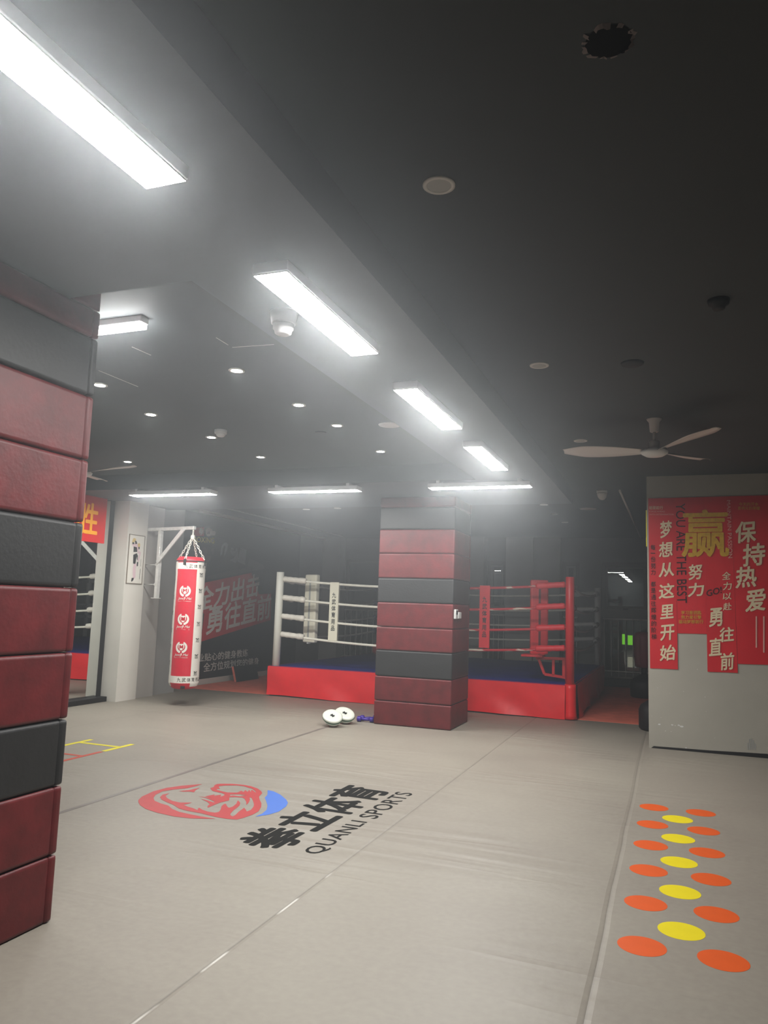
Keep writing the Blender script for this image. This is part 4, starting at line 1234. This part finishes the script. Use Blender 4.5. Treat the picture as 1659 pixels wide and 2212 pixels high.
b1 = banner([(-0.2321, 2.8791), (0.0631, 2.8817), (0.0705, 0.8985), (-0.2292, 0.8943)], 'long red banner with seven cream characters, at the wall corner', 11)
b2 = banner([(0.0631, 2.8817), (0.3835, 2.8848), (0.3817, 1.3124), (0.0687, 1.3067)], 'short red banner with gold lines at its foot, second from the wall corner', 12)
b3 = banner([(0.3835, 2.8848), (0.665, 2.8884), (0.6928, 0.8975), (0.3824, 0.8918)], 'longest red banner with black handwriting, third from the wall corner', 13)
b4 = banner([(0.665, 2.8884), (1.175, 2.8916), (1.1319, 1.0056), (0.695, 0.9969)], 'wide red banner with four large staggered characters, right of the others', 14)
btext(b1, [('梦', [(-0.1053, 2.409), (0.0192, 2.4089), (0.0217, 2.606), (-0.1031, 2.607)]), ('想', [(-0.1187, 2.1831), (0.0271, 2.1842), (0.0294, 2.3604), (-0.1167, 2.3602)]), ('从', [(-0.1212, 1.9527), (0.0402, 1.9555), (0.0423, 2.1156), (-0.1194, 2.1138)]), ('这', [(-0.1239, 1.7009), (0.0369, 1.7053), (0.0391, 1.8757), (-0.1221, 1.8724)]), ('里', [(-0.1104, 1.4685), (0.0286, 1.4735), (0.0306, 1.6315), (-0.1086, 1.6274)]), ('开', [(-0.1131, 1.2201), (0.0306, 1.2267), (0.0329, 1.4005), (-0.1112, 1.3949)]), ('始', [(-0.121, 0.9899), (0.0435, 0.9989), (0.0458, 1.1716), (-0.1191, 1.1637)])], 'letter', 0.036)
btext(b1, [(c_, q_) for c_, q_ in zip('每一份努力', [[(-0.2105, 2.2659), (-0.1602, 2.2661), (-0.1596, 2.3276), (-0.2099, 2.3275)], [(-0.2109, 2.2217), (-0.1607, 2.2221), (-0.1606, 2.2313), (-0.2108, 2.231)], [(-0.2097, 2.1221), (-0.1595, 2.1226), (-0.1588, 2.1885), (-0.209, 2.1881)], [(-0.2104, 2.0434), (-0.1582, 2.0442), (-0.1575, 2.1111), (-0.2098, 2.1105)], [(-0.2111, 1.9719), (-0.1611, 1.9727), (-0.1604, 2.0349), (-0.2105, 2.0342)]])], 'inkbanner', 0.012)
btext(b1, [(c_, q_) for c_, q_ in zip('都是通往辉煌的阶梯', [[(-0.2125, 1.8338), (-0.1603, 1.8349), (-0.1597, 1.8946), (-0.2119, 1.8936)], [(-0.2132, 1.7581), (-0.1611, 1.7594), (-0.1605, 1.8212), (-0.2126, 1.82)], [(-0.2129, 1.6814), (-0.1598, 1.6829), (-0.1591, 1.7457), (-0.2123, 1.7443)], [(-0.2136, 1.6071), (-0.1605, 1.6087), (-0.1599, 1.6703), (-0.213, 1.6688)], [(-0.2133, 1.5296), (-0.1592, 1.5314), (-0.1585, 1.5951), (-0.2127, 1.5934)], [(-0.213, 1.4522), (-0.1589, 1.4542), (-0.1583, 1.5178), (-0.2123, 1.516)], [(-0.2126, 1.3773), (-0.1586, 1.3795), (-0.158, 1.4407), (-0.212, 1.4386)], [(-0.2123, 1.3003), (-0.1584, 1.3026), (-0.1577, 1.3659), (-0.2117, 1.3638)], [(-0.2119, 1.2269), (-0.1581, 1.2293), (-0.1574, 1.2914), (-0.2113, 1.2891)]])], 'inkbanner', 0.012)
btext(b1, [('砥砺前行', [(-0.2224, 2.7456), (-0.0688, 2.7435), (-0.0684, 2.7857), (-0.222, 2.788)])], 'letter', 0.008)
btext(b1, [('FORGE AHEAD', [(-0.2227, 2.7126), (-0.0474, 2.7105), (-0.0472, 2.7292), (-0.2225, 2.7315)])], 'paleprint', 0.0)
btext(b1, [('WITH DETERMINATION', [(-0.2197, 2.6773), (0.0496, 2.6743), (0.0499, 2.6929), (-0.2195, 2.6961)])], 'paleprint', 0.0)
btext(b2, [('YOU ARE THE BEST', [(0.0731, 2.815), (0.0713, 1.6497), (0.1771, 1.6573), (0.1751, 2.8133)])], 'inkbanner', 0.0)
btext(b2, [('努', [(0.199, 1.9242), (0.3407, 1.9269), (0.3437, 2.1019), (0.2017, 2.1002)]), ('力', [(0.1908, 1.732), (0.353, 1.7362), (0.3556, 1.8878), (0.1931, 1.8845)])], 'letter', 0.036)
btext(b2, [('学习是钥匙', [(0.1139, 1.5215), (0.3286, 1.5289), (0.3294, 1.5735), (0.1146, 1.5665)]), ('努力是引擎', [(0.1132, 1.4709), (0.3278, 1.4788), (0.3285, 1.52), (0.1138, 1.5125)]), ('驱动梦想前行', [(0.0861, 1.4194), (0.3477, 1.4295), (0.3484, 1.4706), (0.0867, 1.461)])], 'gold', 0.012)
big = [(0.1341, 2.1908), (0.6269, 2.2004), (0.6256, 2.7317), (0.1578, 2.7265)]
for t_, sgn in ((b2, 1), (b3, -1)):
    q = text_quad('赢', [(p[0], YW - 0.014, p[1]) for p in big], (0, 0, 0), bold=0.024)
    xs_ = 0.3838
    r = bmesh.ops.bisect_plane(q.bm, geom=list(q.bm.verts) + list(q.bm.edges) + list(q.bm.faces), plane_co=(xs_, 0, 0), plane_no=(sgn, 0, 0), clear_outer=True)
    obj('lettering', q, 'gold', t_)
btext(b3, [('MAINTAIN PASSION', [(0.6206, 2.8401), (0.6223, 2.1757), (0.6673, 2.1806), (0.6588, 2.8417)])], 'paleprint', 0.0)
btext(b3, [('GO!', [(0.3893, 1.735), (0.5466, 1.7802), (0.544, 1.8525), (0.3853, 1.8042)])], 'inkbanner', 0.02)
btext(b3, [('全', [(0.5527, 1.9308), (0.6396, 1.9324), (0.6415, 2.0216), (0.5545, 2.0203)]), ('力', [(0.5606, 1.8139), (0.6473, 1.8159), (0.6492, 1.9048), (0.5624, 1.9031)]), ('以', [(0.5533, 1.7026), (0.645, 1.7052), (0.6466, 1.7827), (0.5548, 1.7804)]), ('赴', [(0.556, 1.5864), (0.6425, 1.5892), (0.6442, 1.672), (0.5577, 1.6695)])], 'letter', 0.02)
btext(b3, [('勇', [(0.409, 1.3986), (0.5422, 1.4039), (0.5463, 1.6083), (0.4128, 1.604)]), ('往', [(0.5133, 1.2324), (0.6572, 1.2391), (0.6606, 1.3977), (0.5165, 1.3919)]), ('直', [(0.4031, 1.0735), (0.5307, 1.0802), (0.5345, 1.2718), (0.4066, 1.266)]), ('前', [(0.5174, 0.9216), (0.6505, 0.9295), (0.6545, 1.1139), (0.521, 1.107)])], 'letter', 0.036)
btext(b4, [('今天的汗水', [(0.7446, 2.7731), (0.9474, 2.77), (0.9484, 2.8117), (0.7456, 2.8151)]), ('是明天的荣耀', [(0.7334, 2.7279), (0.9593, 2.7249), (0.9603, 2.7642), (0.7343, 2.7676)])], 'gold', 0.01)
btext(b4, [('保', [(0.6996, 2.3523), (0.9069, 2.3526), (0.9128, 2.5929), (0.7049, 2.5946)]), ('持', [(0.7698, 2.0901), (0.9901, 2.0929), (0.9965, 2.3417), (0.7756, 2.3412)]), ('热', [(0.6936, 1.8447), (0.8995, 1.8493), (0.9052, 2.0808), (0.6987, 2.0781)]), ('爱', [(0.7883, 1.583), (0.982, 1.5894), (0.9882, 1.8294), (0.7939, 1.8249)])], 'letter', 0.036)
sb = B()
for q in ([(0.8791, 1.1847), (0.893, 1.1854), (0.9015, 1.5301), (0.8876, 1.5296)], [(0.9526, 1.1346), (0.9664, 1.1353), (0.9766, 1.5328), (0.9628, 1.5323)]):
    sb.poly([(p[0], YW - 0.0125, p[1]) for p in q])
obj('printed_rule', sb, 'paleprint', b4)
b = B(); b.box(-0.262, -0.2505, 9.56, 9.64, 2.3138, 2.7491)
tag(obj('wall_sign', b, 'tapeyel'), 'thin yellow sign on the edge of the banner wall', 'sign')
# chips and scuffs in the paint of the end wall
ch = B()
for cx, cy, s in ((245, 392, 1), (580, 432, 1), (850, 497, 1.2), (757, 152, 1), (860, 678, .8), (170, 752, 1), (288, 766, .9), (404, 456, .7), (965, 1003, .8), (605, 1138, 1.6), (265, 855, 2.2), (433, 857, 1.8), (470, 866, 1.4), (517, 860, 1.8), (553, 874, 2.4), (345, 935, 1.2), (418, 940, 1.1)):
    x, z = (-0.3525 + 0.000833 * cx + -0.000007 * cy, 1.0117 + 0.000045 * cx + -0.000883 * cy)
    k = 0.0055 * s
    ch.poly([(x + k * math.cos(a) * (1.6 if s > 1.5 else 0.8) * random.uniform(.6, 1.1), YW - 0.0008, z + k * 0.75 * math.sin(a) * random.uniform(.7, 1.1)) for a in [2 * PI * i / 7 for i in range(7)]])
wr = [o for o in C.objects if o.name == 'wall_right'][0]
obj('chipped_paint', ch, 'white', wr)
sc_ = B()
for i in range(5):
    cx = 1360 + i * 22
    hh = [60, 95, 100, 85, 55][i]
    x, z = (lambda cx, cy: (-0.3525 + 0.000833 * cx + -0.000007 * cy, 1.0117 + 0.000045 * cx + -0.000883 * cy))(cx, 1130)
    sc_.box(x, x + 0.010, YW - 0.0015, YW + 0.001, z, z + hh * 0.0012)
struct('base_gap_shade', B().prism([(-0.225, YW - 0.004, 0.0), (3.4, YW - 0.004, 0.0), (3.4, YW - 0.004, 0.06), (1.1, YW - 0.004, 0.052), (0.4, YW - 0.004, 0.03), (-0.2, YW - 0.004, 0.022)], (0, 0.005, 0)), 'blackrub')  # black wedge standing in for the dark gap at the wall foot
obj('vent_slots', sc_, 'wallgrey2', wr)

# ================================================================ FREESTANDING BAGS AT THE RIGHT
def free_bag(loc, label, k=1.0):
    t = thing('freestanding_bag', label, 'punching bag', loc, 'freestanding bags')
    obj('base', B().lathe([(0.22, 0.002), (0.245, 0.03), (0.245, 0.26), (0.22, 0.32), (0.10, 0.40), (0.06, 0.42)], 32), 'blackrub', t, world=False)
    obj('neck', B().lathe([(0.05, 0.40), (0.05, 0.56)], 20), 'darkdome', t, world=False)
    b = B()
    n = 48
    zs = [0.54, 0.56, 0.62, 0.8, 0.95, 1.1, 1.16, 1.19]
    rs = [0.13, 0.155, 0.17, 0.185, 0.195, 0.19, 0.16, 0.09]
    rings = []
    for z, r in zip(zs, rs):
        rings.append([])
        for i in range(n):
            g = k * (0.88 if (i % 8 in (0, 1)) and 0.6 < z < 1.12 else 1.0)
            rings[-1].append(b.bm.verts.new((r * g * math.cos(2 * PI * i / n), r * g * math.sin(2 * PI * i / n), z)))
    for a_, c_ in zip(rings[:-1], rings[1:]):
        for i in range(n):
            j = (i + 1) % n
            fc = b.bm.faces.new((a_[i], a_[j], c_[j], c_[i])); fc.smooth = True
    b.bm.faces.new(rings[0][::-1]); b.bm.faces.new(rings[-1])
    obj('padding', b, 'maroonvinyl', t, world=False)
    return t
free_bag((-0.47, 15.05, 0.004), 'dark red freestanding bag on a black base before the right window')
free_bag((-0.17, 10.95, 0.0), 'black based freestanding bag mostly hidden by the banner wall corner', 0.55)
# lit signs seen through the window
for (x0, x1, z0, z1), lb in zip(((-1.3081, -1.2368, 0.6525, 0.9438), (-1.1565, -0.9974, 0.6467, 0.915)), ('narrow green lit sign outside the right window', 'wide green lit sign outside the right window')):
    tag(obj('lit_sign', B().box(x0, x1, YB + 5.9, YB + 5.99, z0, z1), 'exitgreen'), lb, 'sign')
tag(obj('lit_doorway', B().box(-1.1604, -0.9955, YB + 5.9, YB + 5.99, 0.0225, 0.3038), 'streetlit'), 'dim yellow lit doorway low outside the right window', 'lit doorway')
